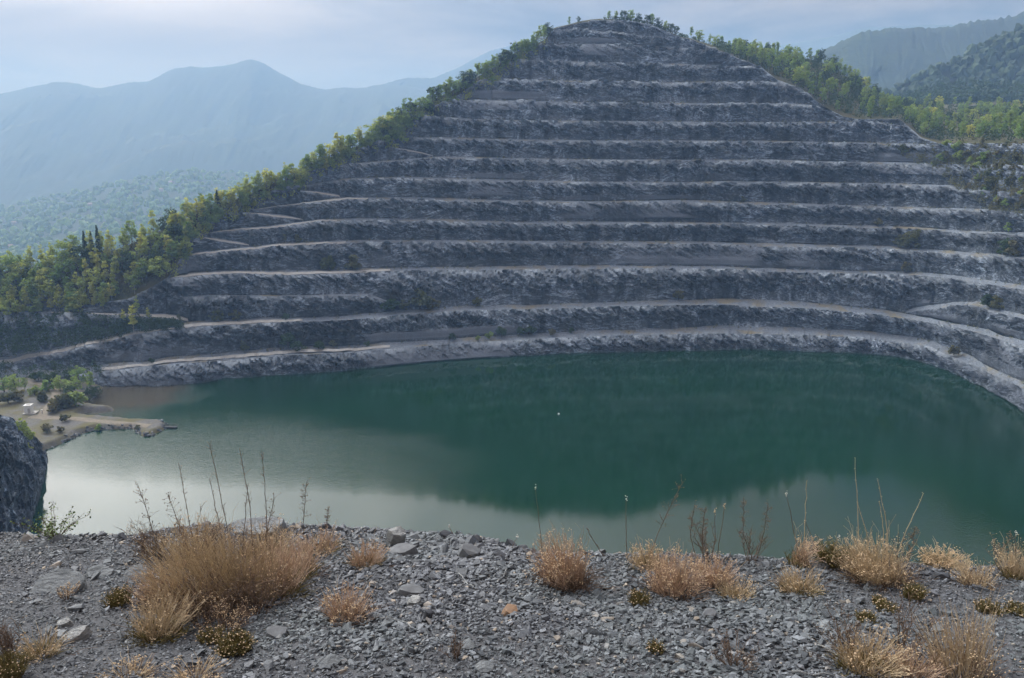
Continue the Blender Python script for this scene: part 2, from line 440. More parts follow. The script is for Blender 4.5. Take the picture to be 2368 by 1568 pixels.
rows = []            # (Y, z, x or None, tag, level, t, faceheight)
curY, curz, curv = Y0 - 2.0, np.full(NU, -2.5), V0.copy()
base_x = x_of(U, V0, Y0)
arc = np.concatenate([[0], np.cumsum(np.hypot(np.diff(base_x), np.diff(Y0)))])
segs = []            # rows grouped: ('face'|'bench', level index, first row, last row)
Ys, Zs, Tt, Hh = [curY], [curz], [np.zeros(NU)], [np.zeros(NU)]
vprev = V0.copy()
Btop = wall_pt(VB)
lev_z = {}
for k, (nm, pts, wd, nr) in enumerate(LV + [('rim', None, 0, 12)]):
    nr = int(nr * 1.35)
    if pts is None: v, ok = VB, np.ones(NU, bool)
    else:
        v = li(pts)
        ok = (U >= pts[0][0]) & ((U <= pts[-1][0]) | (pts[-1][0] >= 2368))
        ok &= (v > VB + 0.6)
    Yc, Zc = wall_pt(v)
    Yc = np.maximum(Yc, curY + 0.25 * np.maximum(Zc - curz, 0))
    ok &= (Zc > curz + 0.4)
    Yc, Zc = np.where(ok, Yc, curY), np.where(ok, Zc, curz)
    h = Zc - curz
    ex = 0.8 + 0.35 * fbm(p3(arc * 0.02, k * 7.7, 0), 2, 5)
    for j in range(1, nr + 1):
        t = j / nr
        prof = np.interp(t, [0, 0.10, 0.60, 0.85, 1.0], [0, 0.10, 0.26, 0.62, 1.0])
        Ys.append(curY + (Yc - curY) * (prof * 0.82 + 0.18 * t ** ex)); Zs.append(curz + h * t); Tt.append(np.full(NU, t)); Hh.append(h)
    segs.append(('rock_face', nm, len(Ys) - 1 - nr, len(Ys) - 1))
    if pts is None: break
    lev_z[nm] = (v, ok)
    # bench: keep it narrower than the set-back of what comes above
    nxt = np.minimum(VB, v - 1)
    wb = np.where(ok, wd * (1 + 0.35 * fbm(p3(arc * 0.012, k * 3.1, 2.0), 2, 9) + 0.25 * fbm(p3(arc * 0.09, k * 3.1, 6.0), 3, 19)), 0.0)
    room = Btop[0] - Yc
    wb = np.clip(wb, 0, np.maximum(room * 0.5, 0))
    if nm.startswith('ramp') or nm in ('hairpin', 'spur_ledge', 'right_ledge'):
        # ledges thin out towards their ends
        e = np.clip(np.minimum(U - pts[0][0] + 25, (pts[-1][0] - U + 25) if pts[-1][0] < 2368 else 999) / 60.0, 0, 1)
        wb = wb * e
    for j in (1, 2, 3):
        Ys.append(Yc + wb * j / 3); Zs.append(Zc + wb * (0.02, 0.05, 0.17)[j - 1]); Tt.append(np.full(NU, -1.0)); Hh.append(np.zeros(NU))
    segs.append(('bench', nm, len(Ys) - 4, len(Ys) - 1))
    curY, curz = Ys[-1], Zs[-1]
RB = len(Ys) - 1
# flank above the rim up to the skyline, then down behind it
deep = np.interp(U, [-150, 1240, 1277, 1561, 1640, 1700, 1850, 1980, 2060, 2200, 2560], [0, 0, 3, 6, 45, 90, 150, 180, 260, 380, 400])
Tsky = T_of(VS)
zs = (CAMZ - Tsky * (Y0 + deep)) / (1 + S0 * Tsky)
Ysk = Y0 + deep + S0 * zs
right = U > 1600
Ysk = np.where(right, Ys[RB] + np.maximum(deep, 6), Ysk)
zs = np.where(right, CAMZ - Tsky * Ysk, zs)
Ysk = np.maximum(Ysk, Ys[RB] + 3); zs = CAMZ - Tsky * Ysk
FB = (Ys[RB].copy(), Zs[RB].copy()); FS = (Ysk.copy(), zs.copy())
NF = 14
for j in range(1, NF + 1):
    t = j / NF
    Ys.append(FB[0] + (Ysk - FB[0]) * t); Zs.append(FB[1] + (zs - FB[1]) * t); Tt.append(np.full(NU, -2.0)); Hh.append(np.zeros(NU))
for dy, dz in ((8, -1.5), (30, -12), (90, -45), (240, -125), (500, -300)):
    Ys.append(Ysk + dy); Zs.append(np.maximum(zs + dz, -175)); Tt.append(np.full(NU, -3.0)); Hh.append(np.zeros(NU))
segs.append(('wooded_flank', 'flank', RB, len(Ys) - 1))
GY, GZ, GT, GH = map(np.array, (Ys, Zs, Tt, Hh))
# lateral position follows the sight line of each column up to the skyline
ang = np.arctan((CAMZ - GZ) / GY) - PITCH             # image row of every vertex
VV = 784 + FP * np.tan(ang)
GX = x_of(U[None], VV, GY)
# outward horizontal normal of the wall
tx, ty = np.gradient(base_x), np.gradient(Y0)
ln = np.hypot(tx, ty); nxh, nyh = ty / ln, -tx / ln
A = np.broadcast_to(arc[None], GX.shape)
dip = R(32)
q1 = A * math.cos(dip) - GZ * math.sin(dip); q2 = A * math.sin(dip) + GZ * math.cos(dip)
isf = GT > 0
amp = np.clip(GH / 9.0, 0, 1) * isf
tal = np.clip((fbm(p3(A * 0.018, GZ * 0.0 + np.floor(GZ / 13.0) * 3.7, 1.0), 3, 31) - 0.29) * 5.0, 0, 1)
tal_raw = tal.copy()
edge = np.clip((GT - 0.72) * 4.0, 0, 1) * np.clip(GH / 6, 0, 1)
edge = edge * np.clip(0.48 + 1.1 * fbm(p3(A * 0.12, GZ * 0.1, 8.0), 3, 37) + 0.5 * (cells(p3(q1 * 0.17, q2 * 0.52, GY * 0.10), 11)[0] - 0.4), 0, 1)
tal = tal * np.clip(1.25 - np.maximum(GT, 0) * (1.0 + 0.8 * fbm(p3(A * 0.09, 0, 4.0), 2, 3)), 0, 1) * isf
cv1, cd1, cg1 = cells(p3(q1 * 0.17, q2 * 0.52, GY * 0.10), 11)
cv2, cd2, cg2 = cells(p3(q1 * 0.42, q2 * 1.0, GY * 0.22), 23)
big = fbm(p3(A * 0.035, GZ * 0.03, GY * 0.02), 3, 41)
but = fbm(p3(A * 0.11, GZ * 0.02, 3.0), 3, 47, ridged=True)
st = fbm(p3(q1 * 0.16, q2 * 0.6, 9.0), 4, 53, 0.6, ridged=True)
slabw = np.clip((GT - 0.18) / 0.45, 0.12, 1)
D = amp * (1 - 0.85 * tal) * (2.3 * big + 2.6 * but + slabw * (4.2 * (cv1 - 0.5) + 2.0 * (cv2 - 0.5) + 1.2 * st) - 0.9 * np.exp(-cg1 * 9) * slabw)
D += amp * tal * 2.4 * (1 - np.maximum(GT, 0))
hang = np.clip(np.maximum(GT, 0), 0, 1)
D *= np.where(isf, 0.25 + 0.75 * np.minimum(1, hang * 3.5), 1)
# bench edges wander with the face below them
for (kind, nm, a, b) in segs:
    if kind == 'bench':
        for j in range(a + 1, b + 1):
            D[j] = D[a] * (1 - (j - a) / 3.0) + (j - a) / 3.0 * np.minimum(GY[b] - GY[a], 6) * (0.34 * tal_raw[min(b + 2, len(GY) - 1)] + 0.14 * fbm(p3(arc * 0.12, b * 1.7, 0.0), 3, 77))
    if kind == 'wooded_flank':
        D[a] = 0
for (kind, nm, a, b) in segs:
    if kind == 'rock_face' and nm != 'first':
        n_ = b - a
        for j in range(1, n_):
            D[a + j] += D[a] * max(0, 1 - 2.2 * j / n_)
GX = GX + D * nxh[None] * 0.9
GY2 = GY + D * nyh[None] * 0.9
GZ2 = GZ + 0.28 * D * isf + np.where(GT == -1, 0.12 * fbm(p3(A * 0.3, GY * 0.3, 0), 2, 61), 0)
fl = GT <= -2
flb = np.where(np.arange(len(GY))[:, None] > RB + 1, 1.0, 0.0) * fl
GZ2 = GZ2 + flb * 1.3 * fbm(p3(GX * 0.05, GY * 0.05, 0), 3, 71)
NR = len(GY)
ALL = np.stack([GX, GY2, GZ2], -1)


def sub_grid(a, b, c0=0, c1=NU, step=1):
    P = ALL[a:b + 1, c0:c1:step]
    return P, grid_faces(P.shape[0], P.shape[1])


hill = tag(link('quarry_hill', None), 'terraced grey quarry hill of stacked rock benches above the green lake', None, None, 'structure')
del hill['label']
for (kind, nm, a, b) in segs:
    if kind == 'wooded_flank':
        P, F = sub_grid(a, b, step=4)
        link('wooded_flank', make_mesh('wooded_flank', P, F, M_soil, True), hill)
        continue
    P, F = sub_grid(a, b)
    if kind == 'rock_face':
        hh = GH[a + 1]
        keep = (hh[:-1] > 0.05) | (hh[1:] > 0.05)
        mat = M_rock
    else:
        wbn = GY[b] - GY[a]
        keep = (wbn[:-1] > 0.02) | (wbn[1:] > 0.02)
        mat = M_bench
    F = F.reshape(b - a, NU - 1, 4)[:, keep].reshape(-1, 4)
    if not len(F): continue
    used, inv = np.unique(F, return_inverse=True)
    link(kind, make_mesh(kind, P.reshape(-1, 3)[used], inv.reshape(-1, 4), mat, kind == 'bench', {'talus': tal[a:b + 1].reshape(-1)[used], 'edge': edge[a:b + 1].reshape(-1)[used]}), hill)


def flank_pos(u, q):
    fi = np.clip((u - U[0]) / (U[1] - U[0]), 0, NU - 1.001); ri = RB + np.clip(q, 0, 1) * NF
    c, r0 = int(fi), int(min(ri, NR - 2)); fc, fr = fi - c, ri - r0
    p = (ALL[r0, c] * (1 - fc) + ALL[r0, c + 1] * fc) * (1 - fr) + (ALL[r0 + 1, c] * (1 - fc) + ALL[r0 + 1, c + 1] * fc) * fr
    return p.copy(), 784 + FP * math.tan(math.atan((CAMZ - p[2]) / p[1]) - PITCH)


def wall_pos(u, v):                                 # a point on the nominal quarry slope
    y0 = np.interp(u, U, Y0); T = float(T_of(v)); z = (CAMZ - T * y0) / (1 + S0 * T)
    Y = y0 + S0 * z
    return np.array([float(x_of(u, v, Y)), Y, z])


def bench_pos(level, u, frac=0.5):                  # a point standing on a bench
    for (kind, nm, a, b) in segs:
        if kind == 'bench' and nm == level:
            i = int(np.clip(round((u - U[0]) / (U[1] - U[0])), 0, NU - 1))
            return ALL[a, i] * (1 - frac) + ALL[b, i] * frac


def bench_track(level, u0, u1, f0, f1, n=90):
    """a worn, paler wheel track along part of a bench"""
    us = np.linspace(u0, u1, n)
    wv = 0.10 * fbm(p3(us * 0.05, 0, 3.0), 2, 7)
    V = np.array([[bench_pos(level, u, float(np.clip(f0 + (f1 - f0) * j / 4 + wv[i], 0.02, 0.95))) + np.array([0, 0, 0.14 - (0.09 if j in (0, 4) else 0)]) for i, u in enumerate(us)] for j in range(5)])
    link('track', make_mesh('track', V, grid_faces(5, n), M_track, True), hill)


bench_track('second', -60, 700, 0.12, 0.62, 220)
bench_track('hairpin', 120, 440, 0.10, 0.75, 110)
bench_track('first', 235, 900, 0.25, 0.60, 160)
for lv, a_, b_ in (('ramp_a', 450, 584), ('ramp_b', 536, 694), ('ramp_c', 698, 800), ('ramp_d', 905, 1004), ('fourth', 436, 800), ('fifth', 452, 780), ('sixth', 540, 850), ('third', 395, 900)):
    bench_track(lv, a_, b_, 0.08, 0.62, 60)

# ------------------------------------------------------------------ lake
def lake_material():
    m, k = new_mat('lake_water')
    pos = k.n('ShaderNodeNewGeometry').outputs['Position']
    sx = k.n('ShaderNodeSeparateXYZ', {0: pos})
    X, Y = sx.outputs[0], sx.outputs[1]
    n = k.noise(pos, 0.012, 4, 0.5, 0.3)
    deep = k.mix(k.ramp(n, [(0.35, 0.0), (0.65, 1.0)]), (0.0002, 0.021, 0.0055), (0.0004, 0.027, 0.008))
    # shallow muddy cove beside the spit, seen through the water
    cx = k.math('DIVIDE', k.math('SUBTRACT', X, SHX), 40.0)
    cy = k.math('DIVIDE', k.math('SUBTRACT', Y, SHY), 34.0)
    d = k.math('SQRT', k.math('ADD', k.math('MULTIPLY', cx, cx), k.math('MULTIPLY', cy, cy)))
    d = k.math('ADD', d, k.math('MULTIPLY', k.math('SUBTRACT', k.noise(pos, 0.06, 5, 0.6), 0.5), 0.9))
    sh = k.ramp(d, [(0.45, 0.9), (1.15, 0.0)])
    mud = k.mix(k.noise(pos, 0.12, 5, 0.65), (0.075, 0.045, 0.028), (0.085, 0.082, 0.055))
    teal = k.ramp(d, [(0.8, 1.0), (2.4, 0.0)])
    cc = k.mix(teal, deep, (0.005, 0.052, 0.038))
    cc = k.mix(sh, cc, mud)
    r1 = k.noise(k.map(pos, (0.9, 1.6, 1)), 1.0, 3, 0.6)
    r2 = k.noise(k.map(pos, (0.16, 0.34, 1)), 1.0, 2, 0.5)
    # a breeze roughens the far left of the lake, the rest lies almost still
    nw = k.math('MULTIPLY', k.math('SUBTRACT', k.noise(k.map(pos, (1, 2.2, 1)), 0.014, 4, 0.55, 0.5), 0.5), 90.0)
    sl = k.math('ADD', k.math('ADD', k.math('ADD', X, -14.0), k.math('MULTIPLY', k.math('SUBTRACT', Y, 253.0), 0.88)), nw)
    wl = k.n('ShaderNodeMapRange', {'Value': sl, 'From Min': 28.0, 'From Max': -70.0}, interpolation_type='SMOOTHSTEP').outputs[0]
    sr = k.math('SUBTRACT', k.math('ADD', X, nw), k.math('MULTIPLY', k.math('SUBTRACT', Y, 250.0), 1.1))
    wr = k.n('ShaderNodeMapRange', {'Value': sr, 'From Min': 85.0, 'From Max': 150.0, 'To Max': 0.22}, interpolation_type='SMOOTHSTEP').outputs[0]
    wl = k.math('MULTIPLY', wl, k.n('ShaderNodeMapRange', {'Value': Y, 'From Min': 232.0, 'From Max': 285.0}).outputs[0])
    wind = k.math('ADD', k.math('MULTIPLY', k.math('MAXIMUM', wl, wr), 7.0), 0.22)
    h = k.math('MULTIPLY', k.math('ADD', k.math('MULTIPLY', r1, 0.030), k.math('MULTIPLY', r2, 0.012)), wind)
    b = k.n('ShaderNodeBsdfPrincipled', {'Base Color': cc, 'Roughness': 0.06, 'IOR': 1.42, 'Specular IOR Level': 0.5,
                                         'Normal': bump(k, h, 0.55, 1.0)}).outputs[0]
    k.n('ShaderNodeOutputMaterial', {'Surface': b})
    return m


SHX, SHY = [float(a) for a in on_z(285, 915, 0.0)[:2]]
lk = MB(); lk.add([(-330, 40, 0), (330, 40, 0), (330, 470, 0), (-330, 470, 0)], [[0, 1, 2, 3]])
tag(link('lake', lk.mesh('lake', lake_material())), None, None, None, 'structure')

# ------------------------------------------------------------------ shore flat with the spit, and the rock spur on the near left
SH_PX = [(-190, 880), (120, 882), (205, 888), (236, 896), (226, 915), (205, 930), (196, 938), (262, 943), (264, 951), (200, 955), (186, 962), (240, 967), (300, 971), (345, 973), (370, 974), (384, 982),
         (378, 994), (352, 1009), (332, 1010), (318, 1000), (308, 992), (262, 993), (215, 996), (188, 1004), (160, 1018), (110, 1040), (60, 1075), (-60, 1100), (-190, 1080)]
pa = np.array(SH_PX, float)
poly = on_z(pa[:, 0], pa[:, 1], 0.0)[:, :2]


def poly_dist(P, poly):
    d = np.full(P.shape[:-1], 1e9); ins = np.zeros(P.shape[:-1], bool)
    for i in range(len(poly)):
        a, b = poly[i], poly[(i + 1) % len(poly)]
        ab = b - a; t = np.clip(((P - a) @ ab) / (ab @ ab), 0, 1)
        d = np.minimum(d, np.linalg.norm(P - (a + t[..., None] * ab), axis=-1))
        c = (a[1] > P[..., 1]) != (b[1] > P[..., 1])
        xi = (b[0] - a[0]) * (P[..., 1] - a[1]) / (b[1] - a[1] + 1e-12) + a[0]
        ins ^= c & (P[..., 0] < xi)
    return np.where(ins, d, -d)


def shore_h(P):
    d = poly_dist(P, poly)
    nz = fbm(p3(P[..., 0] * 0.35, P[..., 1] * 0.35, 0), 3, 81)
    d = d + 0.6 * nz
    inl = np.clip((-150 - P[..., 0]) / 40, 0, 1)
    return np.clip(d * 0.9, -2.5, 1.5 + inl * 0.9) + 0.22 * nz * (d > 0)


gx = np.arange(poly[:, 0].min() - 4, poly[:, 0].max() + 4, 0.8); gy = np.arange(poly[:, 1].min() - 4, poly[:, 1].max() + 3, 0.8)
XX, YY = np.meshgrid(gx, gy)
HH = shore_h(np.stack([XX, YY], -1))
tg = HH > -2.0
F = grid_faces(len(gy), len(gx)); F = F[tg.ravel()[F].any(1)]
shore = tag(link('lake_shore', make_mesh('lake_shore', np.stack([XX, YY, HH], -1), F, M_shore, True)), None, None, None, 'structure')


def ribbon(name, px, z, width, mat, lift=0.06, hfun=None, n=60):
    a = np.array(px, float)
    P = on_z(a[:, 0], a[:, 1], z)
    s = np.concatenate([[0], np.cumsum(np.linalg.norm(np.diff(P, axis=0), axis=1))])
    t = np.linspace(0, s[-1], n)
    C = np.stack([np.interp(t, s, P[:, i]) for i in range(3)], -1)
    for _ in range(3): C[1:-1] = (C[:-2] + 2 * C[1:-1] + C[2:]) / 4
    tg_ = np.gradient(C, axis=0); nn = np.stack([-tg_[:, 1], tg_[:, 0]], -1); nn /= np.linalg.norm(nn, axis=1, keepdims=True)
    V = []
    for o in np.linspace(-0.5, 0.5, 5):
        wv = width * (1 + 0.18 * fbm(p3(t * 0.2, o * 3, 1), 2, 5))
        q = C[:, :2] + nn * (o * wv)[:, None]
        h = hfun(q) if hfun else C[:, 2]
        V.append(np.column_stack([q, h + lift - (0.05 if abs(o) > 0.4 else 0)]))
    return make_mesh(name, np.stack(V, 0), grid_faces(5, n), mat, True)


tk = link('track', ribbon('track', [(58, 884), (95, 889), (118, 897), (131, 911), (124, 928), (110, 946), (96, 962), (110, 972)], 2.0, 3.4, M_dirt, 0.09, shore_h), shore)
tk2 = link('track', ribbon('track', [(70, 968), (110, 970), (170, 971), (240, 976), (310, 981), (345, 985)], 1.6, 3.6, M_dirt, 0.10, shore_h), shore)

# spur
sp = np.array([(108, 1042), (111, 1065), (107, 1090), (97, 1130), (89, 1160), (76, 1200), (65, 1235), (58, 1280), (46, 1340), (20, 1420)], float)
spl = on_z(sp[:, 0], sp[:, 1], 0.0)
nt, nq = 190, 110
tt = np.linspace(0, 1, nt); ss = np.linspace(0, 1, len(spl))
SL = np.stack([np.interp(tt, ss, spl[:, i]) for i in range(3)], -1)
ru, rv, rY = np.array([108, 85, 60, 30, 0, -60, -150, -240]), np.array([1044, 1015, 990, 976, 972, 950, 905, 870]), np.array([272, 270, 268, 266, 265, 263, 260, 258])
RP = at_Y(ru, rv, rY)
qq = np.linspace(0, 1, nq); rs = np.linspace(0, 1, len(RP))
RL = np.stack([np.interp(qq, rs, RP[:, i]) for i in range(3)], -1); RL -= RL[0]
G = np.zeros((nt + 4, nq, 3))
for i in range(nt):
    G[i + 4] = SL[i] + RL * np.array([1, 1, 1 + 1.9 * tt[i]])
for j in range(4):
    G[j] = G[4] + np.array([0, (4 - j) * 2.2, 0]); G[j, :, 2] = G[4, :, 2] * (1 - (4 - j) * 0.3) - (4 - j) * 0.5
G[:, 0, 2] -= 1.2
tgn = np.array([0.55, -0.45, 0.7])
c1, _, g1 = cells(G * np.array([0.12, 0.12, 0.2]), 5); c2, _, g2 = cells(G * np.array([0.36, 0.36, 0.6]), 15)
dd = 3.4 * fbm(G * 0.10, 3, 91) + 6.0 * (c1 - 0.5) + 2.4 * (c2 - 0.5) + 0.7 * fbm(G * 0.8, 2, 95)
dd *= np.clip(np.arange(nq)[None] / 6.0, 0.25, 1)
G = G + dd[..., None] * tgn
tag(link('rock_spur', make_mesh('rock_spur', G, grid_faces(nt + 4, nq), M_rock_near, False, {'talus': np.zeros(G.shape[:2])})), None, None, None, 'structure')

# ------------------------------------------------------------------ ground sheet, valley side and mountains
M_far = soil_material('far_forest', (0.028, 0.045, 0.022), (0.055, 0.075, 0.032), (0.04, 0.05, 0.028), 0.06)
gnd = MB(); gnd.add([(-9000, -2500, -178), (9000, -2500, -178), (9000, 12000, -178), (-9000, 12000, -178)], [[0, 1, 2, 3]])
tag(link('ground', gnd.mesh('ground', M_far)), None, None, None, 'structure')


def mountain(name, px, Y, foot, back, seed, rough=0.06, nr=46, nc=220, tree=0.0):
    a = np.array(px, float)
    u = np.linspace(a[0, 0], a[-1, 0], nc)
    # rounded interpolation of the ridge
    v = np.interp(u, a[:, 0], a[:, 1])
    for _ in range(2): v[1:-1] = (v[:-2] + 2 * v[1:-1] + v[2:]) / 4
    Pk = at_Y(u, v, np.full(nc, float(Y)))
    zt = Pk[:, 2]
    out = []
    for j in range(nr):
        t = j / (nr - 1)
        if t < 0.72:
            s = t / 0.72; yy = Y - foot * (1 - s); z = -178 + (zt + 178) * (s ** 1.15)
        else:
            s = (t - 0.72) / 0.28; yy = Y + back * s; z = zt - (zt + 178) * s ** 0.9
        x = Pk[:, 0] * (0.35 + 0.65 * yy / Y)
        w_ = math.sin(math.pi * min(1, t / 0.72)) if t < 0.72 else 0
        rd = fbm(p3(x / (Y * 0.10), yy / (Y * 0.16), seed), 5, seed, 0.55, ridged=True)
        z = z + (zt + 178) * ((0.10 if Y < 3000 else 0.30) * rd * w_)
        z = z + (tree * fbm(p3(x * 0.09, yy * 0.09, seed), 2, seed + 3) if t > 0.0 else 0)
        out.append(np.stack([x, np.full(nc, yy) + Y * rough * rd * w_, z], -1))
    o = tag(link(name, make_mesh(name, np.array(out), grid_faces(nr, nc), M_far, True)), None, None, None, 'structure')
    return np.array(out)


mountain('hazy_mountain', [(-500, 250), (-250, 232), (-100, 228), (0, 216), (80, 197), (130, 186), (170, 190), (230, 203), (300, 189), (345, 187), (400, 156), (440, 151), (480, 154), (530, 148), (580, 134), (605, 142), (650, 168),
                           (700, 194), (750, 206), (780, 201), (830, 203), (880, 193), (960, 200), (1100, 230), (1400, 260)], 6000, 2200, 900, 3, tree=6, nc=420)
mountain('hazy_mountain', [(700, 260), (820, 210), (880, 193), (940, 178), (1000, 180), (1060, 154), (1130, 116), (1200, 97), (1280, 85), (1400, 95), (1560, 100), (1640, 90), (1690, 96), (1750, 109), (1800, 103), (1850, 96), (1920, 84),
                           (2000, 60), (2300, 50)], 6600, 1500, 900, 9, tree=6, nc=420)
mountain('wooded_mountain', [(1700, 190), (1850, 140), (1925, 101), (1960, 80), (2010, 64), (2060, 60), (2110, 58), (2160, 60), (2200, 53), (2260, 42), (2310, 37), (2368, 24), (2500, 0), (2900, -60)], 2500, 1100, 900, 21, tree=7, nc=420)
MID = mountain('wooded_mountain', [(1960, 260), (2050, 205), (2100, 182), (2150, 162), (2200, 136), (2240, 118), (2280, 97), (2320, 76), (2368, 52), (2480, 0), (2800, -120)], 1350, 480, 500, 27, tree=3, nc=240)

# valley side with woods beyond the left ridge
nr_, nc_ = 60, 160
uu = np.linspace(-420, 900, nc_)
vt = np.interp(uu, [-420, 0, 150, 300, 400, 450, 540, 620, 700, 900], [520, 478, 448, 416, 400, 392, 398, 404, 430, 480])
VAL = []
for j in range(nr_):
    t = j / (nr_ - 1)
    Y = 1300 + 2200 * t
    zt = CAMZ - T_of(vt) * 3500
    z = -172 + (zt + 172) * t ** 1.2
    x = x_of(uu, 480, Y)
    z = z + 22 * fbm(p3(x * 0.003, Y * 0.003, 2), 4, 101) * (1 - t) * min(1, 4 * t)
    VAL.append(np.stack([x, np.full(nc_, Y), z], -1))
VAL = np.array(VAL)
back = VAL[-1].copy(); back[:, 1] += 350; back[:, 2] -= 120
tag(link('valley_side', make_mesh('valley_side', np.concatenate([VAL, back[None]]), grid_faces(nr_ + 1, nc_), M_far, True)), None, None, None, 'structure')

# ------------------------------------------------------------------ near rim: sloping slate scree in front of the camera
SLOPE, EYE = 0.26, 1.75


def fg(u, v):                                       # point on the scree slope behind image point u, v
    T = T_of(v); y = EYE / (T - SLOPE)
    return np.array([float(x_of(u, v, y)), float(y), float(CAMZ - EYE - SLOPE * y)])


CREST = [(-200, 1236), (0, 1236), (150, 1242), (290, 1246), (360, 1230), (450, 1220), (560, 1214), (700, 1222), (850, 1232), (1000, 1235), (1100, 1246), (1170, 1262), (1240, 1284), (1400, 1288), (1600, 1290), (1750, 1296),
         (1850, 1302), (2000, 1306), (2110, 1300), (2200, 1306), (2368, 1312), (2600, 1314)]
cp = np.array([fg(*c) for c in CREST])


def crest_y(x): return np.interp(x, cp[:, 0], cp[:, 1])


def fg_z(x, y):
    x, y = np.asarray(x, float), np.asarray(y, float)
    yc = crest_y(x) + 0.10 * fbm(p3(x * 1.3, 0, 5), 3, 111)
    o = np.maximum(y - yc, 0)
    z = CAMZ - EYE - SLOPE * np.minimum(y, yc) - (0.55 * np.minimum(o, 0.25) + 0.95 * np.maximum(o - 0.25, 0))
    z = z + np.where(o < 3, 0.035 * fbm(p3(x * 1.6, y * 1.6, 0), 3, 113), 0) * np.clip(1.2 - o, 0, 1)
    return z


def scree_ground():
    m, k = new_mat('scree_fines')
    pos = k.n('ShaderNodeNewGeometry').outputs['Position']
    a = k.noise(pos, 40, 5, 0.7)
    cc = k.mix(a, (0.045, 0.047, 0.052), (0.16, 0.163, 0.17))
    return finish(m, k, cc, 0.95, bump(k, a, 0.8, 0.02), 0.2)


xs, ys = np.arange(-13.05, 13.06, 0.15), np.arange(-7.05, 13.06, 0.15)
XX, YY = np.meshgrid(xs, ys)
scree = tag(link('scree_slope', make_mesh('scree_slope', np.stack([XX, YY, fg_z(XX, YY)], -1), grid_faces(len(ys), len(xs)), scree_ground(), True)), None, None, None, 'structure')
# the pit wall below the rim, out of sight from here
xs2 = np.linspace(-300, 300, 150); ys2 = np.linspace(0, 1, 60) ** 1.3 * 112 + 12.6
XX, YY = np.meshgrid(xs2, ys2)
ZZ = fg_z(np.clip(XX, -13, 13), np.full_like(XX, 12.6)) - (YY - 12.6) * 0.985 + 1.5 * fbm(p3(XX * 0.06, YY * 0.06, 0), 3, 121) * np.clip((YY - 14) / 8, 0, 1) - 0.05
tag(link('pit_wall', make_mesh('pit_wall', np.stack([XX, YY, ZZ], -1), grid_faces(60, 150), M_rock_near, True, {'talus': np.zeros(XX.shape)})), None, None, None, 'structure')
# level ground either side of and behind the viewpoint
for sx in (-1, 1):
    XX, YY = np.meshgrid(np.linspace(12.95, 300, 40) * sx, np.linspace(-7, 12.65, 12))
    ZZ = fg_z(np.full_like(XX, 12.95 * sx), YY) + 0.03
    Ff = grid_faces(12, 40)
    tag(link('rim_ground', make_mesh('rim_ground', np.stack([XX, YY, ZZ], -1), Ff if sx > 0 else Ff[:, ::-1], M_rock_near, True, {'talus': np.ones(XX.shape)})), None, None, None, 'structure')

# ------------------------------------------------------------------ air
hz = MB(); hz.box((0, 4550, 335), (15000, 9900, 1030))
hm = bpy.data.materials.new('air'); hm.use_nodes = True
hk = NT(hm.node_tree); hm.node_tree.nodes.clear()
pv = hk.n('ShaderNodeVolumePrincipled', {'Color': (0.28, 0.455, 0.73, 1), 'Absorption Color': (0.6, 0.6, 0.6, 1), 'Density': 0.00028, 'Anisotropy': 0.15})
hk.n('ShaderNodeOutputMaterial', {'Volume': pv.outputs[0]})
tag(link('haze', hz.mesh('haze', hm)), None, None, None, 'stuff')

# ------------------------------------------------------------------ trees
M_bark_pale = plain_material('birch_bark', (0.42, 0.40, 0.36), (0.16, 0.15, 0.13), 0.9, 1.5)
M_bark = plain_material('grey_bark', (0.11, 0.095, 0.08), (0.06, 0.052, 0.045), 0.9, 2.0)
M_leaf_yellow = leaf_material('yellowing_leaves', [(0.26, 0.31, 0.11), (0.34, 0.37, 0.13), (0.41, 0.40, 0.13), (0.30, 0.34, 0.12)], 0.5)
M_leaf_green = leaf_material('green_leaves', [(0.17, 0.25, 0.095), (0.21, 0.28, 0.105), (0.25, 0.30, 0.11), (0.18, 0.26, 0.105)], 0.48)
M_leaf_dark = leaf_material('dark_leaves', [(0.038, 0.066, 0.032), (0.052, 0.085, 0.038), (0.045, 0.074, 0.04)], 0.3)
M_leaf_scrub = leaf_material('olive_scrub_leaves', [(0.085, 0.095, 0.045), (0.12, 0.12, 0.06), (0.15, 0.13, 0.075), (0.09, 0.105, 0.05)], 0.38)


def rvec(r, n):
    v = r.normal(size=(n, 3)); return v / np.linalg.norm(v, axis=1, keepdims=True)


def leaf_quads(mb, r, C, size, up=0.3):
    n = len(C)
    a = rvec(r, n); a[:, 2] *= 0.7
    b = np.cross(a, rvec(r, n) + np.array([0, 0, up])); b /= np.linalg.norm(b, axis=1, keepdims=True) + 1e-9
    a /= np.linalg.norm(a, axis=1, keepdims=True)
    s = size * r.uniform(0.55, 1.25, (n, 1))
    mb.quads(C, a * s * 0.5, b * s * 0.38)


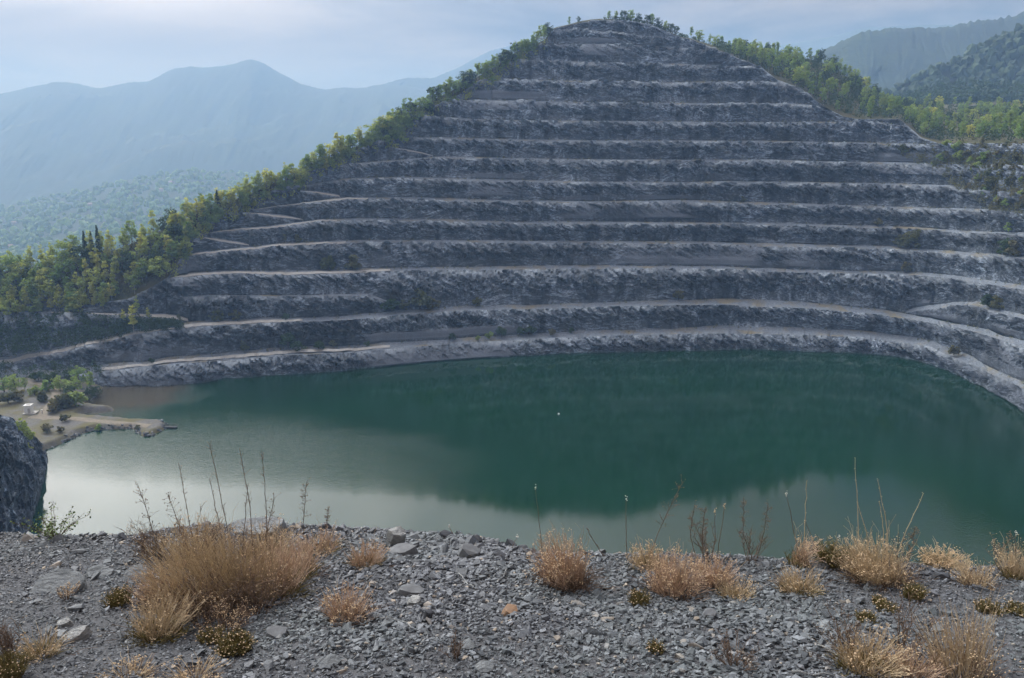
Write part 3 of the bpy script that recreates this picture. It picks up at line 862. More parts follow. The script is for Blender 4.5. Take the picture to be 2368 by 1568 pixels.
def tree_meshes(kind, seed, leaf_mat, bark_mat):
    """returns trunk mesh (trunk and limbs) and crown mesh for a tree standing on the origin"""
    r = np.random.default_rng(seed)
    tr, cr = MB(), MB()
    if kind == 'conifer':
        H = 14.0
        t = np.linspace(0, 1, 6)
        tr.tubes(np.stack([0 * t, 0 * t, t * H], -1)[None], (0.24 * (1 - t) + 0.02)[None], 6)
        C = []
        for k in range(26):
            z = 1.2 + (H - 1.4) * (k / 25.0) ** 0.9
            rad = 2.7 * (1 - z / H) ** 0.85 + 0.12
            nb = int(7 + rad * 3)
            an = r.uniform(0, 6.28, nb)
            for q in np.linspace(0.25, 1, 5):
                rr = rad * q * r.uniform(0.8, 1.1, nb)
                C.append(np.stack([np.cos(an) * rr, np.sin(an) * rr, z - 0.32 * rr + r.normal(0, 0.1, nb)], -1))
        leaf_quads(cr, r, np.concatenate(C), 0.62, 0.8)
        return tr.mesh('trunk', bark_mat, True), cr.mesh('crown', leaf_mat)
    if kind == 'shrub':
        H, rx, z0, ncl, per, ls = 2.4, 1.35, 0.25, 15, 34, 0.36
    elif kind == 'birch':
        H, rx, z0, ncl, per, ls = 12.0, 2.3, 2.6, 26, 26, 0.55
    elif kind == 'slim':
        H, rx, z0, ncl, per, ls = 13.5, 1.7, 3.4, 22, 25, 0.55
    else:
        H, rx, z0, ncl, per, ls = 11.0, 3.5, 1.6, 34, 26, 0.62
    lean = r.normal(0, 0.03, 2) * H
    if kind == 'shrub':
        n = 7
        an = r.uniform(0, 6.28, n); t = np.linspace(0, 1, 4)
        tip = np.stack([np.cos(an) * rx * 0.6, np.sin(an) * rx * 0.6, r.uniform(0.6, 0.95, n) * H], -1)
        tr.tubes(tip[:, None] * t[None, :, None] ** np.array([1.2, 1.2, 0.8]), (0.05 * (1 - 0.8 * t))[None], 4)
    else:
        t = np.linspace(0, 1, 8)
        ax = np.stack([lean[0] * t ** 1.5 + 0.12 * np.sin(t * 5 + seed), lean[1] * t ** 1.5 + 0.1 * np.cos(t * 4 + seed), t * H * 0.93 - 0.4], -1)
        tr.tubes(ax[None], ((0.17 if kind != 'round' else 0.25) * (1 - t) ** 0.8 + 0.03)[None], 7)
        nl = 12
        zz = r.uniform(z0 / H, 0.85, nl); an = np.arange(nl) * 2.4 + r.uniform(0, 1, nl)
        b0 = np.stack([np.interp(zz, t, ax[:, i]) for i in range(3)], -1)
        ln_ = rx * (1.15 - 0.55 * zz)
        b1 = b0 + np.stack([np.cos(an) * ln_, np.sin(an) * ln_, ln_ * r.uniform(0.5, 1.0, nl)], -1)
        tl = np.linspace(0, 1, 4)
        tr.tubes(b0[:, None] * (1 - tl[None, :, None]) + b1[:, None] * tl[None, :, None] + np.array([0, 0, 0.35]) * np.sin(tl * 3.14)[None, :, None], (0.075 * (1 - 0.85 * tl))[None], 4)
    # clumps through the crown's volume
    ce = []
    while len(ce) < ncl:
        p = r.uniform(-1, 1, 3)
        d = np.linalg.norm(p)
        if d > 1 or d < 0.25: continue
        zq = (p[2] + 1) / 2
        prof = (1.0 - 0.55 * zq) if kind in ('birch', 'slim') else (1.0 if kind == 'round' else 1.0 - 0.3 * zq)
        ce.append((p[0] * rx * prof * 1.1 + lean[0] * zq, p[1] * rx * prof * 1.1 + lean[1] * zq, z0 + zq * (H - z0)))
    ce = np.array(ce)
    cs = (0.55 if kind == 'shrub' else 1.0 if kind in ('birch', 'slim') else 1.25) * r.uniform(0.65, 1.25, ncl)
    C = (ce[:, None] + rvec(r, ncl * per).reshape(ncl, per, 3) * (cs[:, None] * r.uniform(0.3, 1.0, (ncl, per)) ** 0.5)[..., None] * np.array([1, 1, 0.75])).reshape(-1, 3)
    C = C[C[:, 2] > 0.1]
    leaf_quads(cr, r, C, ls)
    return tr.mesh('trunk', bark_mat, True), cr.mesh('crown', leaf_mat)


LIB = {}
for key, kind, lm, bm, n in (('birch_yellow', 'birch', M_leaf_yellow, M_bark_pale, 4), ('slim_yellow', 'slim', M_leaf_yellow, M_bark_pale, 3), ('birch_green', 'birch', M_leaf_green, M_bark_pale, 4),
                             ('slim_green', 'slim', M_leaf_green, M_bark_pale, 4), ('round_green', 'round', M_leaf_green, M_bark, 4), ('round_dark', 'round', M_leaf_dark, M_bark, 3),
                             ('round_yellow', 'round', M_leaf_yellow, M_bark, 3), ('conifer', 'conifer', M_leaf_dark, M_bark, 2), ('shrub_dark', 'shrub', M_leaf_dark, M_bark, 3),
                             ('shrub_olive', 'shrub', M_leaf_scrub, M_bark, 4), ('shrub_green', 'shrub', M_leaf_green, M_bark, 3), ('birch_olive', 'birch', M_leaf_scrub, M_bark_pale, 3)):
    LIB[key] = [tree_meshes(kind, 100 + i + 17 * len(LIB), lm, bm) for i in range(n)]


def plant_tree(name, key, loc, s, label, cat, group, squash=1.0):
    e = link(name, None, None, loc, (0, 0, random.uniform(0, 6.28)))
    e.scale = (s * squash, s * squash, s)
    tag(e, label, cat, group)
    tm, cm = random.choice(LIB[key])
    link('stem' if key.startswith('shrub') else 'trunk', tm, e)
    link('foliage' if key.startswith('shrub') else 'crown', cm, e)
    return e


ORD = ['first', 'second', 'third', 'fourth', 'fifth', 'sixth', 'seventh', 'eighth', 'ninth', 'tenth', 'eleventh', 'twelfth', 'thirteenth', 'fourteenth', 'fifteenth']
ORDX = ORD + ['sixteenth', 'seventeenth', 'eighteenth', 'nineteenth', 'twentieth', 'twenty-first', 'twenty-second', 'twenty-third', 'twenty-fourth', 'twenty-fifth', 'twenty-sixth', 'twenty-seventh', 'twenty-eighth']
LEVMAP = {nm: li(pts, ext=False) for nm, pts, *_ in LV}


def near_bench(u, v):
    """which bench, counted up from the water, ends beside this spot"""
    best, bd = 'third', 1e9
    for nm in ORD:
        pts = [p for q, p, *_ in LV if q == nm][0]
        end = pts[0] if u < 1276 else pts[-1]
        d = abs(end[0] - u) + abs(end[1] - v)
        if d < bd: best, bd = nm, d
    return best


def scatter(n, ulo, uhi, qlo, qhi, mind, seed, wfun=None):
    r = np.random.default_rng(seed); out = []; pts = []
    tries = 0
    while len(out) < n and tries < n * 60:
        tries += 1
        u = r.uniform(ulo, uhi); q = r.uniform(qlo, qhi)
        if wfun and r.uniform() > wfun(u, q): continue
        p, v = flank_pos(u, q)
        if any((p[0] - a[0]) ** 2 + (p[1] - a[1]) ** 2 + (p[2] - a[2]) ** 2 < mind * mind for a in pts): continue
        pts.append(p); out.append((u, q, v, p))
    return out


SIDEW = {'birch_yellow': 'yellow-green birch', 'slim_yellow': 'slim yellowing birch', 'round_yellow': 'broad yellow-green tree', 'round_dark': 'dark green rounded tree', 'birch_green': 'green birch',
         'slim_green': 'slim pale green birch', 'round_green': 'bushy green tree', 'birch_olive': 'thin olive-green birch'}
# left flank of the hill
rl = random.Random(3)
for (u, q, v, p) in scatter(105, -120, 400, 0.02, 1.02, 4.6, 11) + scatter(185, 400, 1268, 0.0, 1.0, 3.3, 13):
    if u < 420: key = rl.choice(['birch_yellow', 'round_yellow', 'birch_yellow', 'round_dark', 'slim_yellow', 'round_green', 'birch_green'])
    elif u < 900: key = rl.choice(['birch_yellow', 'round_yellow', 'slim_yellow', 'birch_green', 'round_green', 'birch_green'])
    else: key = rl.choice(['birch_green', 'round_green', 'round_dark', 'birch_green', 'slim_green'])
    s = rl.uniform(0.72, 1.2) * (1.0 if u < 380 else 0.92)
    if q > 0.8 and u > 400: s *= 0.9
    big_ = 'tall' if s > 0.88 else 'small' if s < 0.7 else 'medium-sized'
    if u < 380: where = 'in the wood above the hairpin road'
    else: where = 'on the slope beside the %s bench' % near_bench(u, v)
    edge = ' on the skyline' if q > 0.75 else ''
    lab = '%s %s %s' % (big_, SIDEW[key], where)
    if edge: lab = lab.replace('on the slope', 'on the skyline')
    plant_tree('birch_tree' if 'birch' in SIDEW[key] else 'broadleaf_tree', key, p - np.array([0, 0, 0.5]), s, lab, 'tree', 'trees on the wooded left flank of the quarry hill', rl.uniform(0.95, 1.25))
# lone conifers down the left ridge
for (u, v, s, lab) in ((200, 592, 1.0, 'leftmost of three dark conifers standing above the yellow wood'), (216, 594, 0.95, 'middle and slimmest of three dark conifers above the yellow wood'),
                       (231, 590, 1.12, 'tallest and rightmost of three dark conifers above the yellow wood')):
    p, _ = flank_pos(u, 1.0)
    plant_tree('conifer_tree', 'conifer', p, s, lab, 'tree', 'dark conifers on the left ridge', 0.8)
p, _ = flank_pos(505, 0.25); plant_tree('conifer_tree', 'conifer', p, 0.85, 'solitary dark conifer at the quarry edge beside the zigzag ramp', 'tree', None, 1.0)
# summit trees
summ = [(1316, 0.55, 'birch_green', 'single dark tree standing on the left shoulder of the summit'), (1338, 0.42, 'round_dark', 'low round bush-like tree just right of the single summit tree')]
for i, u in enumerate((1408, 1425, 1444, 1458, 1477, 1496, 1508, 1522, 1540, 1550, 1562)):
    summ.append((u, rl.uniform(0.62, 0.9), rl.choice(['birch_green', 'round_dark', 'round_green', 'round_dark']), '%s tree from the left in the row of dark trees on the summit' % (ORD[i].capitalize() if False else ORD[i])))
for i, u in enumerate((1598, 1618, 1640, 1652, 1668, 1684)):
    summ.append((u, rl.uniform(0.6, 0.95), rl.choice(['birch_green', 'round_green', 'slim_green']), '%s tree down from the summit along the right-hand rim of the quarry' % ORD[i]))
for (u, s, key, lab) in summ:
    p, _ = flank_pos(u, 0.8)
    plant_tree('summit_tree', key, p - np.array([0, 0, 1.6 * s]), s, lab, 'tree', 'trees on the summit of the quarry hill')
pts = [flank_pos(u, q)[0] + np.array([0, 0, 0.7]) for u, q in zip(np.random.default_rng(8).uniform(1395, 1690, 110), np.random.default_rng(9).uniform(0.4, 1.0, 110))]
SUMMIT_SCRUB = pts
# wooded hump and wood right of the summit
for (u, q, v, p) in scatter(285, 1690, 2480, 0.0, 1.0, 5.2, 12, lambda u, q: 0.7 if u < 2060 else 1.0 if q < 0.35 else 0.5):
    key = rl.choice(['birch_green', 'slim_green', 'slim_green', 'birch_green', 'round_green', 'round_dark' if q > 0.4 else 'birch_green'])
    if rl.random() < 0.03: key = 'round_yellow'
    s = rl.uniform(0.75, 1.2)
    big_ = 'tall' if s > 1.05 else 'small' if s < 0.87 else 'medium-sized'
    if u < 2060: where = ('near the top' if q > 0.66 else 'midway up' if q > 0.33 else 'at the foot') + ' of the wooded hump'
    else: where = 'in %s above the ninth bench' % ('front row' if q < 0.2 else 'middle rows' if q < 0.5 else 'back rows')
    plant_tree('slender_tree' if 'birch' in SIDEW[key] else 'bushy_tree', key, p - np.array([0, 0, 0.6]), s, '%s %s %s' % (big_, SIDEW[key], where), 'tree', 'trees of the wood right of the summit')

# the rest of that wood, and the woods farther off, read as one mass
BLOB = None


def blob_mass(name, pts, size, mat, seed, label=None):
    r = np.random.default_rng(seed)
    bm = bmesh.new(); bmesh.ops.create_icosphere(bm, subdivisions=2, radius=1.0)
    bv = np.array([v.co[:] for v in bm.verts]); bf = np.array([[v.index for v in f.verts] for f in bm.faces]); bm.free()
    keep = bv[bf].mean(1)[:, 2] > -0.2
    bf = bf[keep]
    n = len(pts)
    s = size * r.uniform(0.6, 1.3, n)
    V = bv[None] * s[:, None, None] * np.stack([r.uniform(0.8, 1.1, n), r.uniform(0.8, 1.1, n), r.uniform(0.9, 1.5, n)], -1)[:, None]
    V = V * (1 + r.normal(0, 0.17, (n, len(bv), 1))) + np.asarray(pts)[:, None]
    F = (bf[None] + len(bv) * np.arange(n)[:, None, None]).reshape(-1, 3)
    return tag(link(name, make_mesh(name, V.reshape(-1, 3), F, mat)), label, None, None, 'stuff')


def leaf_mass(name, pts, size, per, ls, mat, seed, label=None):
    r = np.random.default_rng(seed); n = len(pts); mb = MB()
    s = size * r.uniform(0.6, 1.3, n)
    d = rvec(r, n * per).reshape(n, per, 3) * r.uniform(0.35, 1, (n, per, 1)) ** 0.5
    C = np.asarray(pts)[:, None] + d * s[:, None, None] * np.array([1, 1, 1.25])
    leaf_quads(mb, r, C.reshape(-1, 3), ls)
    return tag(link(name, mb.mesh(name, mat)), label, None, None, 'stuff')


pts = [p + np.array([0, 0, 2.2]) for (u, q, v, p) in scatter(900, 1660, 2540, 0.02, 1.0, 3.4, 14, lambda u, q: 1.0 if u < 2050 else (1 - 0.5 * q))]
leaf_mass('wood_understorey', pts, 3.0, 60, 0.8, M_leaf_dark, 15, 'dense dark undergrowth filling the wood right of the summit')
leaf_mass('summit_scrub', SUMMIT_SCRUB, 1.3, 40, 0.5, M_leaf_dark, 18, 'low dark scrub along the summit rim under the trees')
pts = [p + np.array([0, 0, 2.0]) for (u, q, v, p) in scatter(420, -140, 1262, 0.05, 1.0, 2.6, 16)]
leaf_mass('slope_understorey', pts, 2.1, 55, 0.6, M_leaf_scrub, 17, 'olive undergrowth between the trees of the left slope')
# dark round woods beyond, on the skyline right
r_ = np.random.default_rng(19)
uu_ = r_.uniform(2040, 2520, 420); YY_ = r_.uniform(1000, 1150, 420)
vv_ = np.interp(uu_, [2040, 2110, 2180, 2300, 2368, 2520], [240, 222, 206, 200, 206, 215]) + (1150 - YY_) * 0.22
pts = at_Y(uu_, vv_, YY_)
leaf_mass('far_wood', pts, 8.0, 90, 3.2, M_leaf_dark, 20, 'dark green rounded far wood below the hazy mountain')
bnk = tag(link('far_bank', None), None, None, None, 'structure')
ub = np.linspace(1950, 2600, 60); rowsb = []
for Yb, dv in ((930, 42), (1000, 36), (1080, 18), (1150, 6), (1260, 30)):
    vb = np.interp(ub, [2040, 2110, 2180, 2300, 2368, 2520], [240, 222, 206, 200, 206, 215]) + dv
    rowsb.append(at_Y(ub, vb, np.full(60, float(Yb))))
link('slope', make_mesh('slope', np.array(rowsb), grid_faces(5, 60), M_soil, True), bnk)
# woods on the mid mountain and on the valley side
ii = r_.integers(4, MID.shape[0] * 72 // 100, 3000); jj = r_.integers(0, MID.shape[1] - 1, 3000); fj, fi = r_.uniform(0, 1, (3000, 1)), r_.uniform(0, 1, (3000, 1))
pts = (MID[ii, jj] * (1 - fj) + MID[ii, jj + 1] * fj) * (1 - fi) + MID[ii + 1, jj] * fi
blob_mass('mountain_forest', pts + np.array([0, 0, 2]), 7.8, M_leaf_dark, 23, 'hazy blue-green forest covering the near right mountain')
ii = r_.integers(0, VAL.shape[0] - 1, 3000); jj = r_.integers(0, VAL.shape[1] - 1, 3000); fj, fi = r_.uniform(0, 1, (3000, 1)), r_.uniform(0, 1, (3000, 1))
pts = (VAL[ii, jj] * (1 - fj) + VAL[ii, jj + 1] * fj) * (1 - fi) + VAL[ii + 1, jj] * fi
blob_mass('valley_forest', pts + np.array([0, 0, 2]), 9.5, M_leaf_green, 24, 'pale hazy woodland on the valley side beyond the left ridge')

# ------------------------------------------------------------------ houses in the valley
M_house = plain_material('house_plaster', (0.55, 0.52, 0.47), (0.45, 0.42, 0.38), 0.9, 0.3)
M_roof = plain_material('house_roof', (0.48, 0.40, 0.36), (0.36, 0.28, 0.24), 0.9, 0.4)
M_dark = plain_material('dark_opening', (0.03, 0.03, 0.035), (0.05, 0.05, 0.055), 0.4, 1.0)


def house(u, v, Y, wx, dy, h, rz, label):
    j = int(np.clip(round((u + 420) / 1320 * (nc_ - 1)), 0, nc_ - 1))
    vv = 784 + FP * np.tan(np.arctan((CAMZ - VAL[:, j, 2]) / VAL[:, j, 1]) - PITCH)
    i = int(np.argmin(np.abs(vv - v))); p = VAL[i, j] + np.array([0, 0, 1.0])
    e = tag(link('house', None, None, p, (0, 0, rz)), label, 'house', 'houses in the hazy valley')
    link('wall', MB().box((0, 0, h / 2 - 3), (wx, dy, h + 6)).mesh('wall', M_house), e)
    o = 0.6; rh = wx * 0.16
    V = [(-wx / 2 - o, -dy / 2 - o, h), (wx / 2 + o, -dy / 2 - o, h), (wx / 2 + o, dy / 2 + o, h), (-wx / 2 - o, dy / 2 + o, h), (-wx / 2 - o, 0, h + rh + 1.5), (wx / 2 + o, 0, h + rh + 1.5)]
    m = MB(); m.add(V, [[0, 1, 5, 4], [2, 3, 4, 5], [3, 2, 1, 0]]); m.add(V, [[1, 2, 5], [3, 0, 4]])
    link('roof', m.mesh('roof', M_roof), e)
    for k in range(3):
        link('window', MB().box(((k - 1) * wx * 0.3, -dy / 2 - 0.05, h * 0.55), (1.4, 0.2, 1.6)).mesh('window', M_dark), e)


for a in ((107, 568, 1050, 16, 9, 5, 0.1, 'long low white house among trees left of the three conifers'), (12, 573, 1060, 12, 8, 5, -0.2, 'pale house low in the valley at the left picture edge'),
          (212, 477, 1800, 20, 12, 8, 0.3, 'pale house alone in the middle of the hazy valley woods'), (400, 428, 2200, 18, 12, 9, -0.3, 'pale house highest on the hazy valley side'),
          (375, 442, 2100, 14, 10, 7, 0.2, 'pale house just below the highest one on the valley side'), (290, 552, 1150, 12, 9, 6, 0.4, 'small pale house right of the three conifers behind the yellow trees'),
          (30, 520, 1500, 14, 10, 6, 0.0, 'pale hazy house near the left edge above the valley floor'), (505, 418, 2300, 14, 10, 7, 0.5, 'pale hazy house behind the ridge, farthest right in the valley')):
    house(*a)

# ------------------------------------------------------------------ shrubs on the benches
SHR = [('first', 668, 0.8, 'shrub_dark', 3.3, 'largest dark green bush on the lowest bench, at its left part'), ('first', 690, 0.5, 'shrub_dark', 1.9, 'dark bush touching the right side of the largest one on the lowest bench'),
       ('first', 738, 0.6, 'shrub_dark', 1.8, 'round dark bush standing alone right of the largest one on the lowest bench'), ('first', 352, 0.5, 'shrub_dark', 1.1, 'small dark bush at the left end of the lowest bench'),
       ('first', 848, 0.7, 'shrub_dark', 1.2, 'small dark bush on the lowest bench above the pale rock slab'), ('first', 1045, 0.8, 'shrub_dark', 1.5, 'dark bush on the lowest bench, left of the middle group'),
       ('first', 1105, 0.3, 'shrub_green', 1.0, 'small green bush leftmost in the middle group on the lowest bench'), ('first', 1130, 0.5, 'shrub_green', 1.5, 'green bush second in the middle group on the lowest bench'),
       ('first', 1158, 0.6, 'shrub_dark', 2.5, 'big dark bush in the middle group on the lowest bench'), ('first', 1200, 0.9, 'shrub_dark', 1.8, 'dark bush right of the big one in the middle group on the lowest bench'),
       ('first', 1222, 0.8, 'shrub_dark', 2.4, 'tall dark bush against the rock in the middle of the lowest bench'), ('first', 1275, 0.5, 'shrub_olive', 1.5, 'olive scrub at the right of the middle group on the lowest bench'),
       ('first', 1322, 0.7, 'shrub_dark', 1.3, 'last small dark bush at the right of the lowest bench group'), ('first', 770, 0.9, 'shrub_olive', 1.5, 'olive scrub at the foot of the rock on the lowest bench'),
       ('first', 570, 0.95, 'shrub_olive', 2.0, 'olive scrub by the pale block on the lowest bench'), ('first', 2208, 0.3, 'shrub_olive', 1.9, 'olive bush on the lowest bench where the shore turns right'),
       ('second', 970, 0.9, 'shrub_olive', 4.4, 'widest olive bush on the second bench, left of centre'), ('second', 905, 0.9, 'shrub_dark', 3.2, 'dark bush left of the widest one on the second bench'),
       ('second', 1000, 0.9, 'shrub_olive', 2.6, 'olive bush right of the widest one on the second bench'), ('second', 935, 0.95, 'shrub_olive', 2.2, 'olive bush between the dark and the widest one on the second bench'),
       ('second', 660, 0.5, 'shrub_dark', 1.4, 'small bush on the second bench near its left end'), ('second', 500, 0.9, 'shrub_olive', 2.6, 'olive bush behind the hairpin bend'),
       ('second', 545, 0.9, 'shrub_olive', 2.2, 'olive bush just right of the hairpin bend'), ('second', 415, 0.9, 'birch_olive', 0.45, 'small birch at the hairpin bend'),
       ('second', 1105, 0.9, 'shrub_olive', 2.0, 'olive bush on the second bench, centre'), ('second', 1570, 0.9, 'shrub_olive', 2.4, 'olive bush on the second bench, right of centre'),
       ('third', 760, 0.9, 'shrub_olive', 3.0, 'left one of two olive bushes on the third bench'), ('third', 815, 0.9, 'shrub_olive', 3.2, 'right one of two olive bushes on the third bench'),
       ('third', 2095, 0.9, 'shrub_olive', 2.2, 'olive bush on the right part of the third bench'), ('fourth', 2110, 0.9, 'shrub_olive', 4.0, 'broad olive bush on the fourth bench towards the right'),
       ('fourth', 2085, 0.9, 'shrub_olive', 2.6, 'olive bush left of the broad one on the fourth bench'), ('fourth', 2160, 0.9, 'birch_olive', 0.5, 'thin pale birch on the fourth bench right of the broad bush'),
       ('fourth', 2330, 0.9, 'shrub_dark', 3.4, 'dark bush at the right end of the fourth bench'), ('fourth', 2345, 0.6, 'shrub_olive', 3.0, 'olive bush at the right end of the fourth bench'),
       ('right_ledge', 2290, 0.8, 'shrub_dark', 3.0, 'dark green bush on the short ledge at the right'), ('right_ledge', 2310, 0.9, 'shrub_olive', 2.6, 'olive bush on the short ledge at the right'),
       ('fifth', 2030, 0.9, 'shrub_olive', 1.8, 'olive bush on the fifth bench towards the right'), ('fifth', 2335, 0.9, 'shrub_green', 2.4, 'green bush at the right end of the fifth bench'),
       ('sixth', 1720, 0.9, 'shrub_olive', 1.4, 'small olive bush on the sixth bench'), ('fourth', 660, 0.9, 'birch_olive', 0.42, 'small bare-looking birch at the left end of the fourth bench'),
       ('fourth', 690, 0.9, 'shrub_olive', 1.8, 'olive bush beside the small birch on the fourth bench')]
for (lv, u, fr, key, s, lab) in SHR:
    p = bench_pos(lv, u, fr)
    plant_tree('bench_birch' if key.startswith('birch') else 'bush', key, p, s, lab, 'tree' if key.startswith('birch') else 'bush', 'bushes on the quarry benches', random.uniform(0.9, 1.2))
# overgrown right end of the benches and the gully below the wood
rg = np.random.default_rng(33)
for i in range(120):
    while True:
        u = rg.uniform(2060, 2440); v = rg.uniform(338, 500)
        lim = np.interp(u, [2060, 2150, 2220, 2290, 2440], [345, 385, 425, 470, 500])
        if v < lim: break
    key = ['shrub_olive', 'shrub_olive', 'shrub_green', 'birch_olive'][rg.integers(0, 4)]
    s = rg.uniform(1.1, 2.4) if key.startswith('shrub') else rg.uniform(0.3, 0.55)
    nb = 'ninth' if v < 382 else 'eighth' if v < 436 else 'seventh'
    p = wall_pos(u, v) + np.array([0, 0, -0.8])
    kd = 'birch sapling' if key.startswith('birch') else 'green scrub bush' if key == 'shrub_green' else 'olive scrub bush'
    plant_tree('sapling' if key.startswith('birch') else 'scrub_bush', key, p, s, '%s %s on overgrown right end below %s bench' % ('larger' if s > 1.7 or (s < 0.6 and s > 0.43) else 'smaller', kd, nb), 'bush' if key.startswith('shrub') else 'tree', 'scrub on the overgrown right end of the benches')
pts = []
for i in range(1500):
    u = rg.uniform(2050, 2480); lim = np.interp(u, [2050, 2150, 2220, 2290, 2480], [340, 392, 440, 492, 520]); v = rg.uniform(335, 520)
    if v > lim: continue
    pts.append(wall_pos(u, v) + np.array([0, -0.4, 0.2]))
leaf_mass('gully_scrub', pts, 1.5, 30, 0.5, M_leaf_scrub, 48, 'olive scrub spread over the right end of the benches')
for i in range(46):
    u = rg.uniform(440, 1255); v = np.interp(u, U, VB) + rg.uniform(-1, 9)
    key = 'shrub_green' if u > 700 or rg.uniform() < 0.5 else 'shrub_olive'
    plant_tree('rim_bush', key, wall_pos(u, v) - np.array([0, 0, 0.4]), rg.uniform(1.3, 2.6), '%s bush at the quarry rim beside the %s bench' % ('green' if key == 'shrub_green' else 'olive', near_bench(u, v)), 'bush', 'bushes along the left rim of the quarry', 1.1)
for i in range(84):
    u = rg.uniform(400, 1250); v = np.interp(u, U, VB) + rg.uniform(0, 20)
    key = ['birch_yellow', 'birch_green', 'slim_green', 'round_green'][rg.integers(0, 4)] if u < 850 else ['birch_green', 'slim_green', 'round_green', 'round_dark'][rg.integers(0, 4)]
    plant_tree('young_tree', key, wall_pos(u, v) - np.array([0, -1.0, 0.8]), rg.uniform(0.45, 0.85), 'young %s at quarry rim by %s bench' % (SIDEW[key], near_bench(u, v)), 'tree', 'young trees along the left rim of the quarry', 1.15)
for i in range(46):
    u = rg.uniform(-110, 265); v = np.interp(u, [-110, 200, 330], [738, 728, 705]) - rg.uniform(0, 30)
    key = ['birch_yellow', 'round_yellow', 'birch_yellow', 'round_green', 'birch_green'][rg.integers(0, 5)]
    plant_tree('embankment_tree', key, wall_pos(u, v) - np.array([0, 0, 0.8]), rg.uniform(0.45, 0.95), '%s %s on the embankment under the wood' % ('larger' if i % 2 else 'smaller', SIDEW[key]), 'tree', 'trees on the embankment under the wood', 1.2)
pts = []
for i in range(620):
    u = rg.uniform(400, 1262); pts.append(wall_pos(u, np.interp(u, U, VB) + rg.uniform(-4, 22)) + np.array([0, -0.3, 0.4]))
leaf_mass('rim_scrub', pts[:420], 1.7, 34, 0.55, M_leaf_yellow, 49, 'yellow-green scrub along the left rim of the quarry')
pts = []
for i in range(900):                                # low scrub dotted along the benches
    lv = ORD[rg.integers(0, 12)]; ps = [p_ for q_, p_, *_ in LV if q_ == lv][0]
    q = bench_pos(lv, rg.uniform(ps[0][0], ps[-1][0] + (150 if ps[-1][0] >= 2368 else 0)), rg.uniform(0.75, 1.0))
    pts.append(q + np.array([0, 0, 0.25]))
leaf_mass('bench_scrub', pts, 0.75, 14, 0.42, M_leaf_scrub, 47, 'low olive scrub dotted along the foot of the rock faces')
# dark brush on the embankment below the hairpin road
pts = []
for i in range(1100):
    u = rg.uniform(-140, 420); a_, b_ = np.interp(u, U, li(LV[1][1])), np.interp(u, U, li(LV[2][1], ext=False))
    if b_ > a_ - 4: continue
    t = rg.uniform(0.2, 0.97)
    if rg.uniform() < 0.25 + 0.4 * (1 - t): continue
    pts.append(wall_pos(u, a_ + (b_ - a_) * t) + np.array([0, -0.6, 0.3]))
leaf_mass('embankment_brush', pts, 1.9, 34, 0.55, M_leaf_dark, 41, 'dark brush covering the embankment above the slanting road')
pts = [wall_pos(u, v) for u, v in zip(rg.uniform(-100, 240, 90), rg.uniform(838, 874, 90))]
leaf_mass('foot_brush', pts, 1.5, 34, 0.5, M_leaf_dark, 42, 'dark brush at the foot of the slanting road')
for (u, v, s, lab) in ((310, 774, 1.05, 'lone slim birch with pale trunk beside the slanting road'), (288, 752, 0.6, 'small yellow birch on the dark embankment near the hairpin'), (318, 728, 0.7, 'yellow birch standing over the hairpin road'),
                       (345, 742, 0.5, 'young yellow birch right of the one over the hairpin road')):
    plant_tree('embankment_birch', 'slim_yellow', wall_pos(u, v), s, lab, 'tree', 'birches on the embankment')

